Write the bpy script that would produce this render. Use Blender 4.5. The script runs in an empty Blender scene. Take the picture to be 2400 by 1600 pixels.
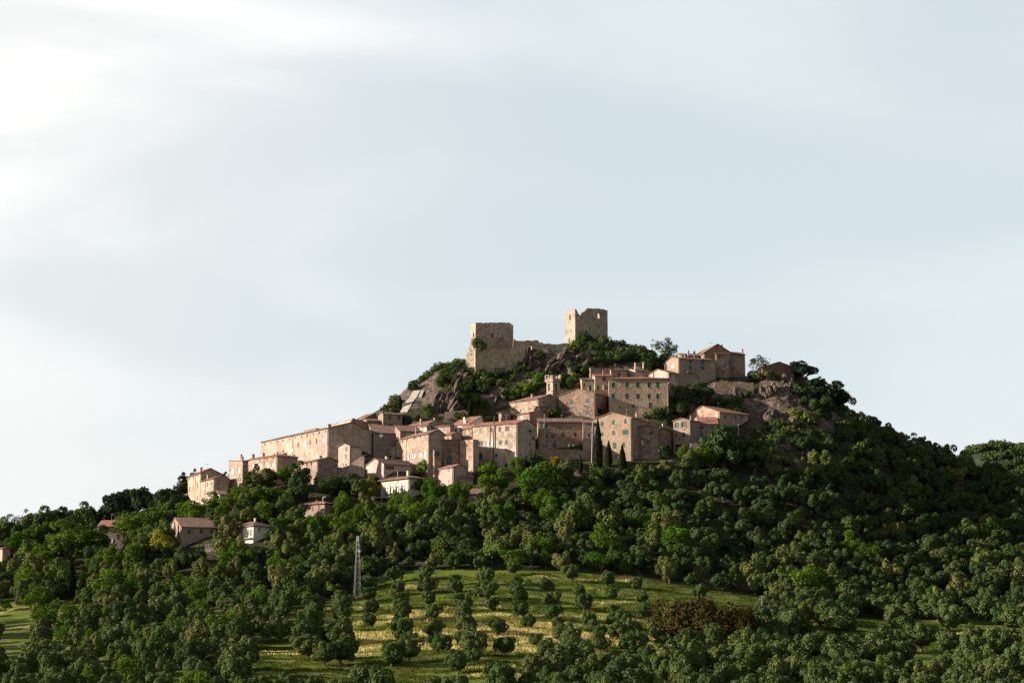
import bpy, math, random
import numpy as np
from mathutils import Vector
R = math.radians
rng = np.random.default_rng(7)
random.seed(7)
scene = bpy.context.scene
C = scene.collection

# ------------------------------------------------------------------ camera
F = 4348.0                       # focal length in source pixels (2400 wide)
PITCH = math.atan(700.0 / F)     # looking slightly up at the hill
cam_d = bpy.data.cameras.new('camera')
cam = bpy.data.objects.new('camera', cam_d)
C.objects.link(cam)
cam_d.sensor_width = 36.0
cam_d.lens = 36.0 * F / 2400.0
cam_d.clip_start = 1.0
cam_d.clip_end = 30000.0
cam.location = (0, 0, 0)
cam.rotation_euler = (math.pi / 2 + PITCH, 0, 0)
scene.camera = cam

# ------------------------------------------------------------------ light
SUN_EL = 17.0
sx, sy = -0.90, -0.07
sl = math.hypot(sx, sy)
sd = Vector((sx / sl * math.cos(R(SUN_EL)), sy / sl * math.cos(R(SUN_EL)), math.sin(R(SUN_EL))))
sun_d = bpy.data.lights.new('sun', 'SUN')
sun_d.energy = 4.5
sun_d.angle = R(0.6)
sun_d.color = (1.0, 0.88, 0.76)
sun = bpy.data.objects.new('sun', sun_d)
C.objects.link(sun)
sun.rotation_euler = sd.to_track_quat('Z', 'Y').to_euler()
sun.location = (-200, 100, 200)

world = bpy.data.worlds.new('World')
scene.world = world
world.use_nodes = True
wn = world.node_tree.nodes
wl = world.node_tree.links
wn.clear()
def wnode(t, **k):
    n = wn.new(t)
    for a, b in k.items():
        setattr(n, a, b)
    return n
w_out = wnode('ShaderNodeOutputWorld')
w_bg = wnode('ShaderNodeBackground')
sky = wnode('ShaderNodeTexSky', sky_type='NISHITA')
sky.sun_disc = False
sky.sun_elevation = R(SUN_EL)
sky.sun_rotation = math.atan2(sd.x, sd.y)
sky.altitude = 100
sky.dust_density = 2.0
sky.air_density = 1.0
tc = wnode('ShaderNodeTexCoord')
def wmath(op, a, b=None, c=None, clamp=False):
    n = wnode('ShaderNodeMath', operation=op)
    n.use_clamp = clamp
    for i, v in enumerate((a, b, c)):
        if v is None: continue
        if isinstance(v, (int, float)): n.inputs[i].default_value = v
        else: wl.new(v, n.inputs[i])
    return n.outputs[0]
def wmix(fac, a, b):
    n = wnode('ShaderNodeMix', data_type='RGBA')
    if isinstance(fac, (int, float)): n.inputs[0].default_value = fac
    else: wl.new(fac, n.inputs[0])
    for i, v in ((6, a), (7, b)):
        if isinstance(v, tuple): n.inputs[i].default_value = (*v, 1)
        else: wl.new(v, n.inputs[i])
    return n.outputs[2]
sep = wnode('ShaderNodeSeparateXYZ')
wl.new(tc.outputs['Generated'], sep.inputs[0])
X, Y_, Z = sep.outputs
# stretched high cloud sheets
mp = wnode('ShaderNodeMapping')
mp.inputs['Scale'].default_value = (3.0, 3.0, 9.0)
mp.inputs['Rotation'].default_value = (0, R(8), 0)
mp.inputs['Location'].default_value = (2.3, 0.4, 0.9)
wl.new(tc.outputs['Generated'], mp.inputs[0])
nz = wnode('ShaderNodeTexNoise'); nz.inputs['Scale'].default_value = 1.0
nz.inputs['Detail'].default_value = 5; nz.inputs['Roughness'].default_value = 0.45
nz.inputs['Distortion'].default_value = 0.5
wl.new(mp.outputs[0], nz.inputs['Vector'])
mr = wnode('ShaderNodeMapRange'); mr.interpolation_type = 'SMOOTHSTEP'
mr.inputs[1].default_value = 0.35; mr.inputs[2].default_value = 0.65
wl.new(nz.outputs[0], mr.inputs[0])
cl = mr.outputs[0]
# veil gets denser towards the sun on the left:  -x direction
gl = wnode('ShaderNodeMapRange'); gl.interpolation_type = 'SMOOTHSTEP'
gl.inputs[1].default_value = 0.04; gl.inputs[2].default_value = -0.30
wl.new(X, gl.inputs[0])
glow = gl.outputs[0]
up = wnode('ShaderNodeMapRange')
up.inputs[1].default_value = 0.10; up.inputs[2].default_value = 0.30
up.inputs[3].default_value = 0.0; up.inputs[4].default_value = 1.0
up.interpolation_type = 'SMOOTHSTEP'
wl.new(Z, up.inputs[0])
scl = wnode('ShaderNodeVectorMath', operation='SCALE')
wl.new(sky.outputs[0], scl.inputs[0]); scl.inputs['Scale'].default_value = 0.042
veil = wmix(wmath('MULTIPLY', glow, wmath('MULTIPLY_ADD', up.outputs[0], 0.50, 0.50)), (0.279, 0.311, 0.324), (0.362, 0.362, 0.354))
base = wmix(0.80, scl.outputs[0], veil)
bright = wmath('MULTIPLY', cl, wmath('ADD', wmath('MULTIPLY', glow, wmath('MULTIPLY_ADD', up.outputs[0], 1.0, 0.12)), 0.20), clamp=True)
final = wmix(bright, base, (0.415, 0.41, 0.398))
# soften towards the part of the sky outside the picture: higher up it is clearer and dimmer
hi = wnode('ShaderNodeMapRange'); hi.interpolation_type = 'SMOOTHSTEP'
hi.inputs[1].default_value = 0.40; hi.inputs[2].default_value = 0.85
wl.new(Z, hi.inputs[0])
final2 = wmix(wmath('MULTIPLY', hi.outputs[0], 0.8), final, scl.outputs[0])
# the half of the sky away from the sun, behind the camera, is clearer and dimmer
bk = wnode('ShaderNodeMapRange'); bk.interpolation_type = 'SMOOTHSTEP'
bk.inputs[1].default_value = 0.55; bk.inputs[2].default_value = -0.5; bk.inputs[3].default_value = 1.0; bk.inputs[4].default_value = 0.68
wl.new(Y_, bk.inputs[0])
sc2 = wnode('ShaderNodeVectorMath', operation='SCALE'); wl.new(final2, sc2.inputs[0]); wl.new(bk.outputs[0], sc2.inputs['Scale'])
wl.new(sc2.outputs[0], w_bg.inputs[0]); w_bg.inputs[1].default_value = 1.0
wl.new(w_bg.outputs[0], w_out.inputs[0])

vs = scene.view_settings
vs.view_transform = 'Standard'; vs.look = 'None'; vs.gamma = 1.0; vs.exposure = 1.5
vs.use_curve_mapping = False
scene.cycles.max_bounces = 5
scene.cycles.diffuse_bounces = 3
scene.cycles.transmission_bounces = 2

# ------------------------------------------------------------------ projection helpers
CP, SP = math.cos(PITCH), math.sin(PITCH)
def ray(px, py):
    """world slope of the sight line through a point of the photograph: dx/dy, dz/dy"""
    a, b = px - 1200.0, 800.0 - py
    dy = F * CP - b * SP
    return a / dy, (F * SP + b * CP) / dy
def project(x, y, z):
    fw = y * CP + z * SP
    u = -y * SP + z * CP
    return 1200 + F * x / fw, 800 - F * u / fw

# ------------------------------------------------------------------ noise
_perm = np.random.default_rng(3).random((256, 256))
def vnoise(x, y):
    x = np.asarray(x, float); y = np.asarray(y, float)
    xi = np.floor(x).astype(int); yi = np.floor(y).astype(int)
    fx = x - xi; fy = y - yi
    fx = fx * fx * (3 - 2 * fx); fy = fy * fy * (3 - 2 * fy)
    g = lambda a, b: _perm[a & 255, b & 255]
    return (g(xi, yi) * (1 - fx) + g(xi + 1, yi) * fx) * (1 - fy) + (g(xi, yi + 1) * (1 - fx) + g(xi + 1, yi + 1) * fx) * fy
def fbm(x, y, o=4):
    s = 0; a = 0.5; t = 0
    for i in range(o):
        s = s + a * vnoise(x * 2 ** i + 17.3 * i, y * 2 ** i + 5.1 * i); t += a; a *= 0.5
    return s / t

# ------------------------------------------------------------------ terrain
def yc(v):   # survey distances to metres
    return 290 + (v - 370) * 0.722 if v < 560 else 427 + (v - 560) * 0.72
PROF = {
 -900: [(370,1640),(560,1500),(640,1450),(700,1400),(760,1380)],
 -300: [(370,1620),(560,1460),(640,1370),(700,1310),(740,1290)],
 0:    [(370,1602),(470,1515),(560,1440),(640,1345),(700,1265),(725,1240)],
 150:  [(370,1600),(470,1510),(560,1425),(640,1318),(700,1235),(725,1214)],
 330:  [(370,1600),(470,1500),(560,1410),(640,1290),(700,1215),(725,1200)],
 450:  [(370,1600),(470,1495),(560,1400),(610,1300),(650,1225),(672,1190),(700,1178),(720,1172)],
 560:  [(370,1600),(470,1490),(560,1390),(610,1280),(640,1205),(658,1165),(680,1140),(700,1125)],
 640:  [(370,1600),(470,1488),(560,1385),(610,1272),(638,1195),(655,1152),(672,1128),(692,1105),(715,1085)],
 710:  [(370,1600),(470,1485),(560,1380),(610,1265),(635,1190),(652,1145),(668,1112),(690,1080),(715,1055)],
 850:  [(370,1600),(470,1480),(560,1372),(610,1262),(636,1190),(652,1135),(670,1085),(685,1045),(702,1010),(722,985),(745,975)],
 950:  [(370,1600),(470,1472),(560,1362),(612,1252),(638,1185),(655,1125),(670,1070),(690,1008),(702,975),(716,938),(730,912)],
 1060: [(370,1600),(470,1470),(560,1355),(616,1245),(642,1175),(658,1115),(674,1055),(690,1003),(704,960),(714,918),(726,872),(734,848)],
 1150: [(370,1600),(470,1470),(560,1352),(616,1245),(642,1178),(658,1118),(674,1058),(690,1003),(704,960),(714,918),(724,872),(729,850),(733,828),(750,815)],
 1250: [(370,1602),(470,1470),(560,1350),(616,1245),(642,1170),(658,1112),(674,1050),(690,998),(704,955),(716,905),(726,862),(734,830),(750,806)],
 1380: [(370,1606),(470,1475),(560,1352),(616,1240),(645,1150),(661,1085),(676,1025),(690,978),(702,935),(714,890),(727,850),(740,812),(750,795)],
 1500: [(370,1612),(470,1480),(560,1358),(616,1240),(645,1145),(661,1080),(676,1022),(690,978),(702,930),(714,885),(727,852),(745,824)],
 1620: [(370,1618),(470,1490),(560,1372),(616,1245),(645,1140),(660,1085),(678,1025),(692,965),(704,915),(712,890),(727,868),(742,858)],
 1750: [(370,1625),(470,1505),(560,1392),(616,1265),(645,1150),(662,1080),(676,1030),(692,985),(702,945),(709,905),(713,888),(740,878)],
 1880: [(370,1630),(470,1515),(560,1408),(616,1285),(648,1160),(668,1070),(688,1005),(702,950),(711,900),(716,886),(735,882)],
 1960: [(370,1632),(470,1520),(560,1415),(616,1300),(650,1180),(670,1100),(690,1030),(705,975),(722,945)],
 2100: [(370,1635),(470,1525),(560,1422),(616,1320),(650,1230),(680,1145),(705,1068),(722,1045)],
 2250: [(370,1638),(470,1528),(560,1428),(616,1345),(660,1250),(700,1130),(718,1100)],
 2400: [(370,1640),(470,1530),(560,1435),(616,1360),(660,1275),(700,1178),(716,1150)],
 2800: [(370,1650),(470,1550),(560,1460),(640,1380),(700,1330),(720,1315)],
 3600: [(370,1660),(560,1500),(700,1420),(760,1400)],
}
UC = np.array([(p - 1200) / 4340.0 for p in sorted(PROF)])
YG = np.arange(0, 1400, 1.0)
GB = -22.0
cols = []
for p in sorted(PROF):
    pts = PROF[p]
    ys = [yc(v) for v, _ in pts]
    zs = [yc(v) * ray(p, q)[1] for v, q in pts]
    ys = [0, 15, 90, 200] + ys
    zs = [-2, -2.5, -12, min(-16, zs[0] - 6)] + zs
    top = zs[-1]; yl = ys[-1]
    ys += [yl + 25, yl + 90, yl + 230, 1399]
    zs += [top - 2.5, top * 0.55, GB * 0.6 + top * 0.1, GB]
    z = np.interp(YG, ys, zs)
    k = np.exp(-0.5 * (np.arange(-9, 10) / 2.6) ** 2); k /= k.sum()
    z = np.convolve(np.pad(z, 9, mode='edge'), k, mode='valid')
    cols.append(z)
cols = np.array(cols)
UF = np.linspace(UC[0], UC[-1], 1200)
ZT = np.empty((len(UF), len(YG)))
for j in range(len(YG)):
    ZT[:, j] = np.interp(UF, UC, cols[:, j])
k = np.exp(-0.5 * (np.arange(-24, 25) / 6.0) ** 2); k /= k.sum()
pad = np.pad(ZT, ((24, 24), (0, 0)), mode='edge')
ZT = sum(k[i] * pad[i:i + len(UF)] for i in range(49))

def px_region(px, py, poly):
    """even-odd test, vectorised"""
    px = np.asarray(px, float); py = np.asarray(py, float)
    ins = np.zeros(np.broadcast(px, py).shape, bool)
    n = len(poly)
    for i in range(n):
        x0, y0 = poly[i]; x1, y1 = poly[(i + 1) % n]
        if y0 == y1: continue
        c = ((y0 > py) != (y1 > py)) & (px < (x1 - x0) * (py - y0) / (y1 - y0) + x0)
        ins ^= c
    return ins
ROCKS = [  # (centre x, centre y, half width, half height, metres of relief)  as seen across the slope
 (1045, 925, 60, 60, 2.6), (1120, 850, 45, 22, 2.0), (1255, 850, 60, 40, 3.0), (1320, 870, 60, 45, 3.0),
 (1370, 850, 50, 40, 3.2), (1450, 815, 45, 25, 2.2), (1240, 905, 50, 30, 1.8), (1170, 930, 45, 25, 1.4),
 (1850, 910, 80, 32, 2.6), (1810, 960, 80, 55, 2.4), (1700, 915, 60, 26, 1.8), (1900, 985, 70, 40, 1.6),
 (1580, 950, 45, 40, 1.5), (960, 935, 25, 30, 1.2), (1480, 850, 60, 25, 1.0), (1850, 1030, 80, 30, 1.0)]
def base_z(x, y):
    x = np.asarray(x, float); y = np.asarray(y, float)
    ys = np.clip(y, 0.5, 1398)
    u = np.clip(x / np.maximum(y, 12.0), UF[0], UF[-1])
    fu = (u - UF[0]) / (UF[-1] - UF[0]) * (len(UF) - 1)
    i = np.clip(fu.astype(int), 0, len(UF) - 2); a = fu - i
    j = np.clip(ys.astype(int), 0, len(YG) - 2); b = ys - j
    z = (ZT[i, j] * (1 - a) + ZT[i + 1, j] * a) * (1 - b) + (ZT[i, j + 1] * (1 - a) + ZT[i + 1, j + 1] * a) * b
    z = np.where(y > 1398, GB, z)
    return z
def rock_mask(x, y, z):
    px, py = project(x, y, z)
    m = np.zeros(np.shape(px)); amp = np.zeros(np.shape(px))
    ok = (y > 480) & (y < 580)
    for cx, cy, w, h, r_ in ROCKS:
        d = ((px - cx) / w) ** 2 + ((py - cy) / h) ** 2
        v = np.clip(1.25 - d, 0, 1)
        m = np.maximum(m, v); amp = np.maximum(amp, v * r_)
    return m * ok, amp * ok
def ground(x, y):
    x = np.asarray(x, float); y = np.asarray(y, float)
    z = base_z(x, y)
    m, amp = rock_mask(x, y, z)
    near = np.clip((y - 120) / 100, 0, 1) * np.clip((1200 - y) / 200, 0, 1)
    z = z + near * (fbm(x * 0.05, y * 0.05, 3) - 0.5) * 1.6
    # slanting, cracked strata
    a = (x * 0.80 + y * 0.6 + fbm(x * 0.12, y * 0.12, 2) * 9)
    r1 = 1 - np.abs(2 * vnoise(a * 0.17, y * 0.05 + 3) - 1)
    r2 = 1 - np.abs(2 * vnoise(a * 0.45, y * 0.15 + 31) - 1)
    r3 = 1 - np.abs(2 * vnoise(a * 0.9 + 7, y * 0.5 + 11) - 1)
    z = z + amp * ((r1 - 0.45) * 1.3 + (r2 - 0.5) * 0.8 + (r3 - .5) * .4 + (vnoise(x * 1.3, y * 1.3) - 0.5) * 0.4)
    for P, u, v, d, zc in CUTS:      # terraces dug along the house fronts
        s = (x - P[0]) * v[0] + (y - P[1]) * v[1]; q = (P[0] - x) * u[0] + (P[1] - y) * u[1]
        m = np.clip((s + 2.5) / 2, 0, 1) * np.clip((d + 1.5 - s) / 2, 0, 1) * np.clip((q + 1.5) / 1, 0, 1) * np.clip((8.5 - q) / 5, 0, 1)
        z = z - m * np.maximum(z - (zc + 0.03 * s), 0)
    return z
CUTS = []
def gz(x, y):
    return float(ground(np.array([x]), np.array([y]))[0])
def hit(px, py, y0=230.0, y1=640.0):
    """where the sight line through a point of the photograph meets the ground"""
    dx, dz = ray(px, py)
    ys = np.arange(y0, y1, 0.4)
    g = ground(dx * ys, ys)
    k = np.nonzero(g >= dz * ys)[0]
    if len(k) == 0:
        i = int(np.argmin(dz * ys - g)); 
        return dx * ys[i], ys[i], float(g[i])
    i = k[0]
    return dx * ys[i], ys[i], float(g[i])

# ------------------------------------------------------------------ object helpers
def tag(o, label=None, cat=None, group=None, kind=None):
    if label: o['label'] = label
    if cat: o['category'] = cat
    if group: o['group'] = group
    if kind: o['kind'] = kind
    return o
def empty(name, loc, rz=0.0):
    o = bpy.data.objects.new(name, None)
    o.empty_display_size = 0.5
    o.location = loc; o.rotation_euler = (0, 0, rz)
    C.objects.link(o)
    return o
class MB:
    def __init__(s): s.v = []; s.f = []; s.m = []
    def poly(s, pts, mi=0):
        n = len(s.v); s.v += [tuple(p) for p in pts]; s.f.append(tuple(range(n, n + len(pts)))); s.m.append(mi)
    def hexa(s, b, t, mi=0):
        """b, t: four bottom and four top points, counter-clockwise seen from above"""
        n = len(s.v); s.v += [tuple(p) for p in b] + [tuple(p) for p in t]
        for q in ((3, 2, 1, 0), (4, 5, 6, 7), (0, 1, 5, 4), (1, 2, 6, 5), (2, 3, 7, 6), (3, 0, 4, 7)):
            s.f.append(tuple(n + i for i in q)); s.m.append(mi)
    def box(s, x0, x1, y0, y1, z0, z1, mi=0):
        s.hexa([(x0, y0, z0), (x1, y0, z0), (x1, y1, z0), (x0, y1, z0)], [(x0, y0, z1), (x1, y0, z1), (x1, y1, z1), (x0, y1, z1)], mi)
    def tube(s, p, q, r0, r1=None, n=8, mi=0):
        r1 = r0 if r1 is None else r1
        p = Vector(p); q = Vector(q); d = (q - p).normalized()
        a = d.orthogonal().normalized(); b = d.cross(a)
        k = len(s.v)
        for (c, r) in ((p, r0), (q, r1)):
            for i in range(n):
                t = 2 * math.pi * i / n
                s.v.append(tuple(c + a * (r * math.cos(t)) + b * (r * math.sin(t))))
        for i in range(n):
            j = (i + 1) % n
            s.f.append((k + i, k + j, k + n + j, k + n + i)); s.m.append(mi)
        s.f.append(tuple(k + i for i in reversed(range(n)))); s.m.append(mi)
        s.f.append(tuple(k + n + i for i in range(n))); s.m.append(mi)
    def build(s, name, mats, parent=None, smooth=False):
        me = bpy.data.meshes.new(name)
        me.from_pydata(s.v, [], s.f)
        if not isinstance(mats, (list, tuple)): mats = [mats]
        for m in mats: me.materials.append(m)
        if len(mats) > 1: me.polygons.foreach_set('material_index', s.m)
        if smooth: me.polygons.foreach_set('use_smooth', [True] * len(s.f))
        me.update()
        o = bpy.data.objects.new(name, me); C.objects.link(o)
        if parent: o.parent = parent
        return o

# ------------------------------------------------------------------ materials
def newmat(name):
    m = bpy.data.materials.new(name); m.use_nodes = True
    nt = m.node_tree; nt.nodes.clear()
    return m, nt
class NT:
    def __init__(s, nt): s.nt = nt
    def n(s, t, **k):
        o = s.nt.nodes.new(t)
        for a, b in k.items(): setattr(o, a, b)
        return o
    def l(s, a, b): s.nt.links.new(a, b)
    def val(s, sock, v):
        if isinstance(v, (int, float)): sock.default_value = v
        elif isinstance(v, tuple): sock.default_value = v if len(v) == len(sock.default_value) else (*v, 1)
        else: s.l(v, sock)
    def math(s, op, a, b=0.0, clamp=False):
        o = s.n('ShaderNodeMath', operation=op); o.use_clamp = clamp
        s.val(o.inputs[0], a); s.val(o.inputs[1], b); return o.outputs[0]
    def mix(s, f, a, b, blend='MIX'):
        o = s.n('ShaderNodeMix', data_type='RGBA', blend_type=blend)
        s.val(o.inputs[0], f); s.val(o.inputs[6], a); s.val(o.inputs[7], b); return o.outputs[2]
    def pos(s, scale=(1, 1, 1), rot=(0, 0, 0), kind='Position'):
        if kind == 'Position': g = s.n('ShaderNodeNewGeometry').outputs['Position']
        else: g = s.n('ShaderNodeTexCoord').outputs[kind]
        m = s.n('ShaderNodeMapping'); m.inputs['Scale'].default_value = scale; m.inputs['Rotation'].default_value = rot
        s.l(g, m.inputs[0]); return m.outputs[0]
    def noise(s, vec, scale, detail=4, rough=0.55, dist=0.0):
        o = s.n('ShaderNodeTexNoise'); s.l(vec, o.inputs['Vector'])
        o.inputs['Scale'].default_value = scale; o.inputs['Detail'].default_value = detail
        o.inputs['Roughness'].default_value = rough; o.inputs['Distortion'].default_value = dist
        return o.outputs[0]
    def rng(s, v, a, b, c=0.0, d=1.0, smooth=True):
        o = s.n('ShaderNodeMapRange'); o.interpolation_type = 'SMOOTHSTEP' if smooth else 'LINEAR'
        s.l(v, o.inputs[0])
        for i, q in enumerate((a, b, c, d)): o.inputs[i + 1].default_value = q
        return o.outputs[0]
    def out(s, col, rough=0.9, bump=None, bstr=0.4, bdist=0.1, spec=0.2, metal=0.0):
        p = s.n('ShaderNodeBsdfPrincipled'); s.val(p.inputs['Base Color'], col)
        s.val(p.inputs['Roughness'], rough); p.inputs['Specular IOR Level'].default_value = spec
        p.inputs['Metallic'].default_value = metal
        if bump is not None:
            b = s.n('ShaderNodeBump'); b.inputs['Strength'].default_value = bstr; b.inputs['Distance'].default_value = bdist
            s.l(bump, b.inputs['Height']); s.l(b.outputs[0], p.inputs['Normal'])
        o = s.n('ShaderNodeOutputMaterial'); s.l(p.outputs[0], o.inputs[0])

def masonry(name, c1, c2, c3, stones=0.5, stain=0.5, seed=0.0):
    """old rubble stone with patchy worn render; c1 main, c2 second, c3 dark streaks"""
    m, nt = newmat(name); s = NT(nt)
    P = s.pos()
    off = s.n('ShaderNodeVectorMath', operation='ADD'); s.l(P, off.inputs[0]); off.inputs[1].default_value = (seed * 13.7, seed * 5.1, seed * 3.3)
    P = off.outputs[0]
    patch = s.rng(s.noise(P, 0.22, 5, 0.62, 0.4), 0.40, 0.62)
    col = s.mix(patch, c1, c2)
    v = s.n('ShaderNodeTexVoronoi'); s.l(P, v.inputs['Vector']); v.inputs['Scale'].default_value = 2.1
    sepc = s.n('ShaderNodeSeparateColor'); s.l(v.outputs['Color'], sepc.inputs[0])
    st = s.rng(sepc.outputs[0], 0.0, 1.0, 0.42, 1.5, False)
    sm = s.n('ShaderNodeVectorMath', operation='SCALE'); s.l(col, sm.inputs[0]); s.l(st, sm.inputs['Scale'])
    stm = s.math('MULTIPLY', s.rng(s.noise(P, 0.35, 4, 0.6), 0.36, 0.60), stones)
    col = s.mix(stm, col, sm.outputs[0])
    S = s.pos((0.8, 0.8, 0.26))
    streak = s.math('MULTIPLY', s.rng(s.noise(S, 0.9, 6, 0.7), 0.50, 0.66), stain * .8)
    col = s.mix(streak, col, c3)
    blot = s.math('MULTIPLY', s.rng(s.noise(P, 0.8, 6, 0.65), 0.52, 0.66), stain * 0.95)
    col = s.mix(blot, col, c3)
    fine = s.rng(s.noise(P, 3.2, 3, 0.7), 0.3, 0.7, 0.66, 1.3, False)
    sm2 = s.n('ShaderNodeVectorMath', operation='SCALE'); s.l(col, sm2.inputs[0]); s.l(fine, sm2.inputs['Scale'])
    bmp = s.math('ADD', s.noise(P, 2.6, 4, 0.7), s.math('MULTIPLY', v.outputs['Distance'], 0.6))
    s.out(sm2.outputs[0], 0.95, bmp, 0.9, 0.12, 0.1)
    return m
_mas = masonry
def masonry(name, c1, c2, c3, stones=0.5, stain=0.5, seed=0.0):
    out = []
    for i, (a, b, k) in enumerate(((1, 1, 1), (1.10, 1.05, .98), (.86, .83, .84), (1.0, .92, .86))):
        f = lambda c: (c[0] * a * .86, c[1] * b * .88, c[2] * k * .85)
        out.append(_mas(name + ('' if i == 0 else '_%d' % i), f(c1), f(c2), c3, min(1, stones * (1, .6, 1.15, .9)[i]), min(1, stain * (1, 1.25, .9, 1.5)[i]), seed + i * .37))
    VAR[name] = out
    return out[0]
VAR = {}
def plain(name, col, rough=0.7, var=0.15, spec=0.3, metal=0.0):
    m, nt = newmat(name); s = NT(nt)
    P = s.pos()
    f = s.rng(s.noise(P, 1.8, 4, 0.6), 0.3, 0.7, 1 - var, 1 + var, False)
    sm = s.n('ShaderNodeVectorMath', operation='SCALE'); sm.inputs[0].default_value = col; s.l(f, sm.inputs['Scale'])
    s.out(sm.outputs[0], rough, None, spec=spec, metal=metal)
    return m
def tiles(name, c1, c2):
    m, nt = newmat(name); s = NT(nt)
    P = s.pos(kind='Object')
    n1 = s.rng(s.noise(P, 0.7, 5, 0.65), 0.35, 0.65)
    col = s.mix(n1, c1, c2)
    v = s.n('ShaderNodeTexVoronoi'); s.l(P, v.inputs['Vector']); v.inputs['Scale'].default_value = 3.2
    sc = s.n('ShaderNodeSeparateColor'); s.l(v.outputs['Color'], sc.inputs[0])
    f = s.rng(sc.outputs[1], 0, 1, 0.6, 1.35, False)
    sm = s.n('ShaderNodeVectorMath', operation='SCALE'); s.l(col, sm.inputs[0]); s.l(f, sm.inputs['Scale'])
    w = s.n('ShaderNodeTexWave'); s.l(P, w.inputs['Vector']); w.inputs['Scale'].default_value = 1.6; w.inputs['Distortion'].default_value = 1.0
    col = s.mix(s.math('MULTIPLY', s.rng(s.noise(P, 1.5, 4, 0.6), 0.55, 0.7), 0.5), sm.outputs[0], (0.10, 0.085, 0.065))
    s.out(col, 0.9, s.math('ADD', w.outputs[0], sc.outputs[0]), 0.7, 0.08, 0.15)
    return m
FK = 0.76
def foliage(name, c1, c2, trans=0.25, var=0.35, stuff=False):
    c1 = tuple(q * FK for q in c1); c2 = tuple(q * FK for q in c2)
    m, nt = newmat(name); s = NT(nt)
    g = s.n('ShaderNodeNewGeometry')
    oi = s.n('ShaderNodeObjectInfo')
    if stuff: r_ = s.rng(s.noise(s.pos(), 0.16, 2, 0.5), 0.35, 0.65, 0, 1, False)
    else: r_ = oi.outputs['Random']
    col = s.mix(r_, c1, c2)
    f = s.rng(g.outputs['Random Per Island'], 0, 1, 1 - var, 1 + var, False)
    sm = s.n('ShaderNodeVectorMath', operation='SCALE'); s.l(col, sm.inputs[0]); s.l(f, sm.inputs['Scale'])
    col = s.mix(s.rng(s.noise(s.pos(), 0.5, 3, 0.6), 0.5, 0.7, 0, 0.45), sm.outputs[0], s.mix(0.5, c2, (0.10, 0.09, 0.025)))
    d = s.n('ShaderNodeBsdfDiffuse'); s.l(col, d.inputs[0])
    t = s.n('ShaderNodeBsdfTranslucent'); s.l(s.mix(0.5, col, (0.16, 0.18, 0.02), 'MIX'), t.inputs[0])
    mx = s.n('ShaderNodeMixShader'); mx.inputs[0].default_value = trans
    s.l(d.outputs[0], mx.inputs[1]); s.l(t.outputs[0], mx.inputs[2])
    o = s.n('ShaderNodeOutputMaterial'); s.l(mx.outputs[0], o.inputs[0])
    return m

M = {}
M['stone']   = masonry('stone_wall', (0.37, 0.272, 0.215), (0.285, 0.203, 0.162), (0.13, 0.09, 0.07), 0.75, 0.5, 1)
M['stone2']  = masonry('brown_stone_wall', (0.31, 0.22, 0.165), (0.24, 0.165, 0.125), (0.11, 0.075, 0.06), 0.85, 0.5, 2)
M['garden'] = masonry('pale_cream_render', (0.56, 0.50, 0.40), (0.50, 0.44, 0.35), (0.32, 0.27, 0.22), 0.05, 0.25, 14)
M['bright'] = masonry('white_lime_render', (0.78, 0.72, 0.68), (0.70, 0.64, 0.58), (0.4, 0.34, 0.3), 0.05, 0.25, 15)
M['brownst'] = masonry('dark_brown_stone', (0.22, 0.13, 0.085), (0.17, 0.10, 0.07), (0.08, 0.05, 0.04), 0.85, 0.5, 12)
M['render']  = masonry('worn_render', (0.50, 0.395, 0.315), (0.38, 0.285, 0.22), (0.17, 0.12, 0.09), 0.45, 0.7, 3)
M['cream']   = masonry('cream_render', (0.40, 0.312, 0.238), (0.33, 0.252, 0.19), (0.20, 0.16, 0.13), 0.15, 0.5, 4)
M['grey']    = masonry('grey_render', (0.32, 0.25, 0.205), (0.26, 0.20, 0.165), (0.16, 0.125, 0.11), 0.3, 0.6, 5)
M['pink']    = masonry('pink_render', (0.50, 0.37, 0.32), (0.42, 0.30, 0.26), (0.25, 0.17, 0.15), 0.15, 0.35, 6)
M['castle']  = masonry('castle_stone', (0.375, 0.295, 0.228), (0.30, 0.232, 0.178), (0.15, 0.11, 0.085), 0.9, 0.45, 7)
M['white']   = masonry('pale_render', (0.52, 0.46, 0.41), (0.43, 0.37, 0.32), (0.32, 0.27, 0.24), 0.05, 0.4, 8)
M['roof']    = tiles('old_roof_tiles', (0.21, 0.125, 0.095), (0.15, 0.095, 0.075))
M['redroof'] = tiles('red_roof_tiles', (0.29, 0.135, 0.095), (0.21, 0.105, 0.078))
M['green']   = plain('green_shutter_paint', (0.018, 0.075, 0.055), 0.6, 0.2)
M['teal']    = plain('blue_green_shutter_paint', (0.03, 0.075, 0.10), 0.6, 0.2)
M['pgreen']  = plain('pale_green_shutter_paint', (0.27, 0.38, 0.20), 0.6, 0.15)
M['wshut']   = plain('white_shutter_paint', (0.80, 0.76, 0.70), 0.6, 0.1)
M['brown']   = plain('brown_shutter_wood', (0.11, 0.055, 0.045), 0.7, 0.2)
M['grsh']    = plain('grey_shutter_wood', (0.20, 0.155, 0.13), 0.7, 0.2)
M['glass']   = plain('dark_window_glass', (0.014, 0.012, 0.013), 0.25, 0.2, 0.5)
M['frame']   = plain('white_window_frame', (0.60, 0.56, 0.52), 0.6, 0.1)
M['sill']    = plain('stone_sill', (0.42, 0.35, 0.29), 0.8, 0.1)
M['metal']   = plain('galvanised_metal', (0.42, 0.40, 0.39), 0.45, 0.1, 0.5, 0.5)
M['iron']    = plain('dark_iron', (0.05, 0.045, 0.045), 0.6, 0.1)
M['pole']    = plain('pale_pole_paint', (0.34, 0.31, 0.29), 0.6, 0.1)
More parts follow.
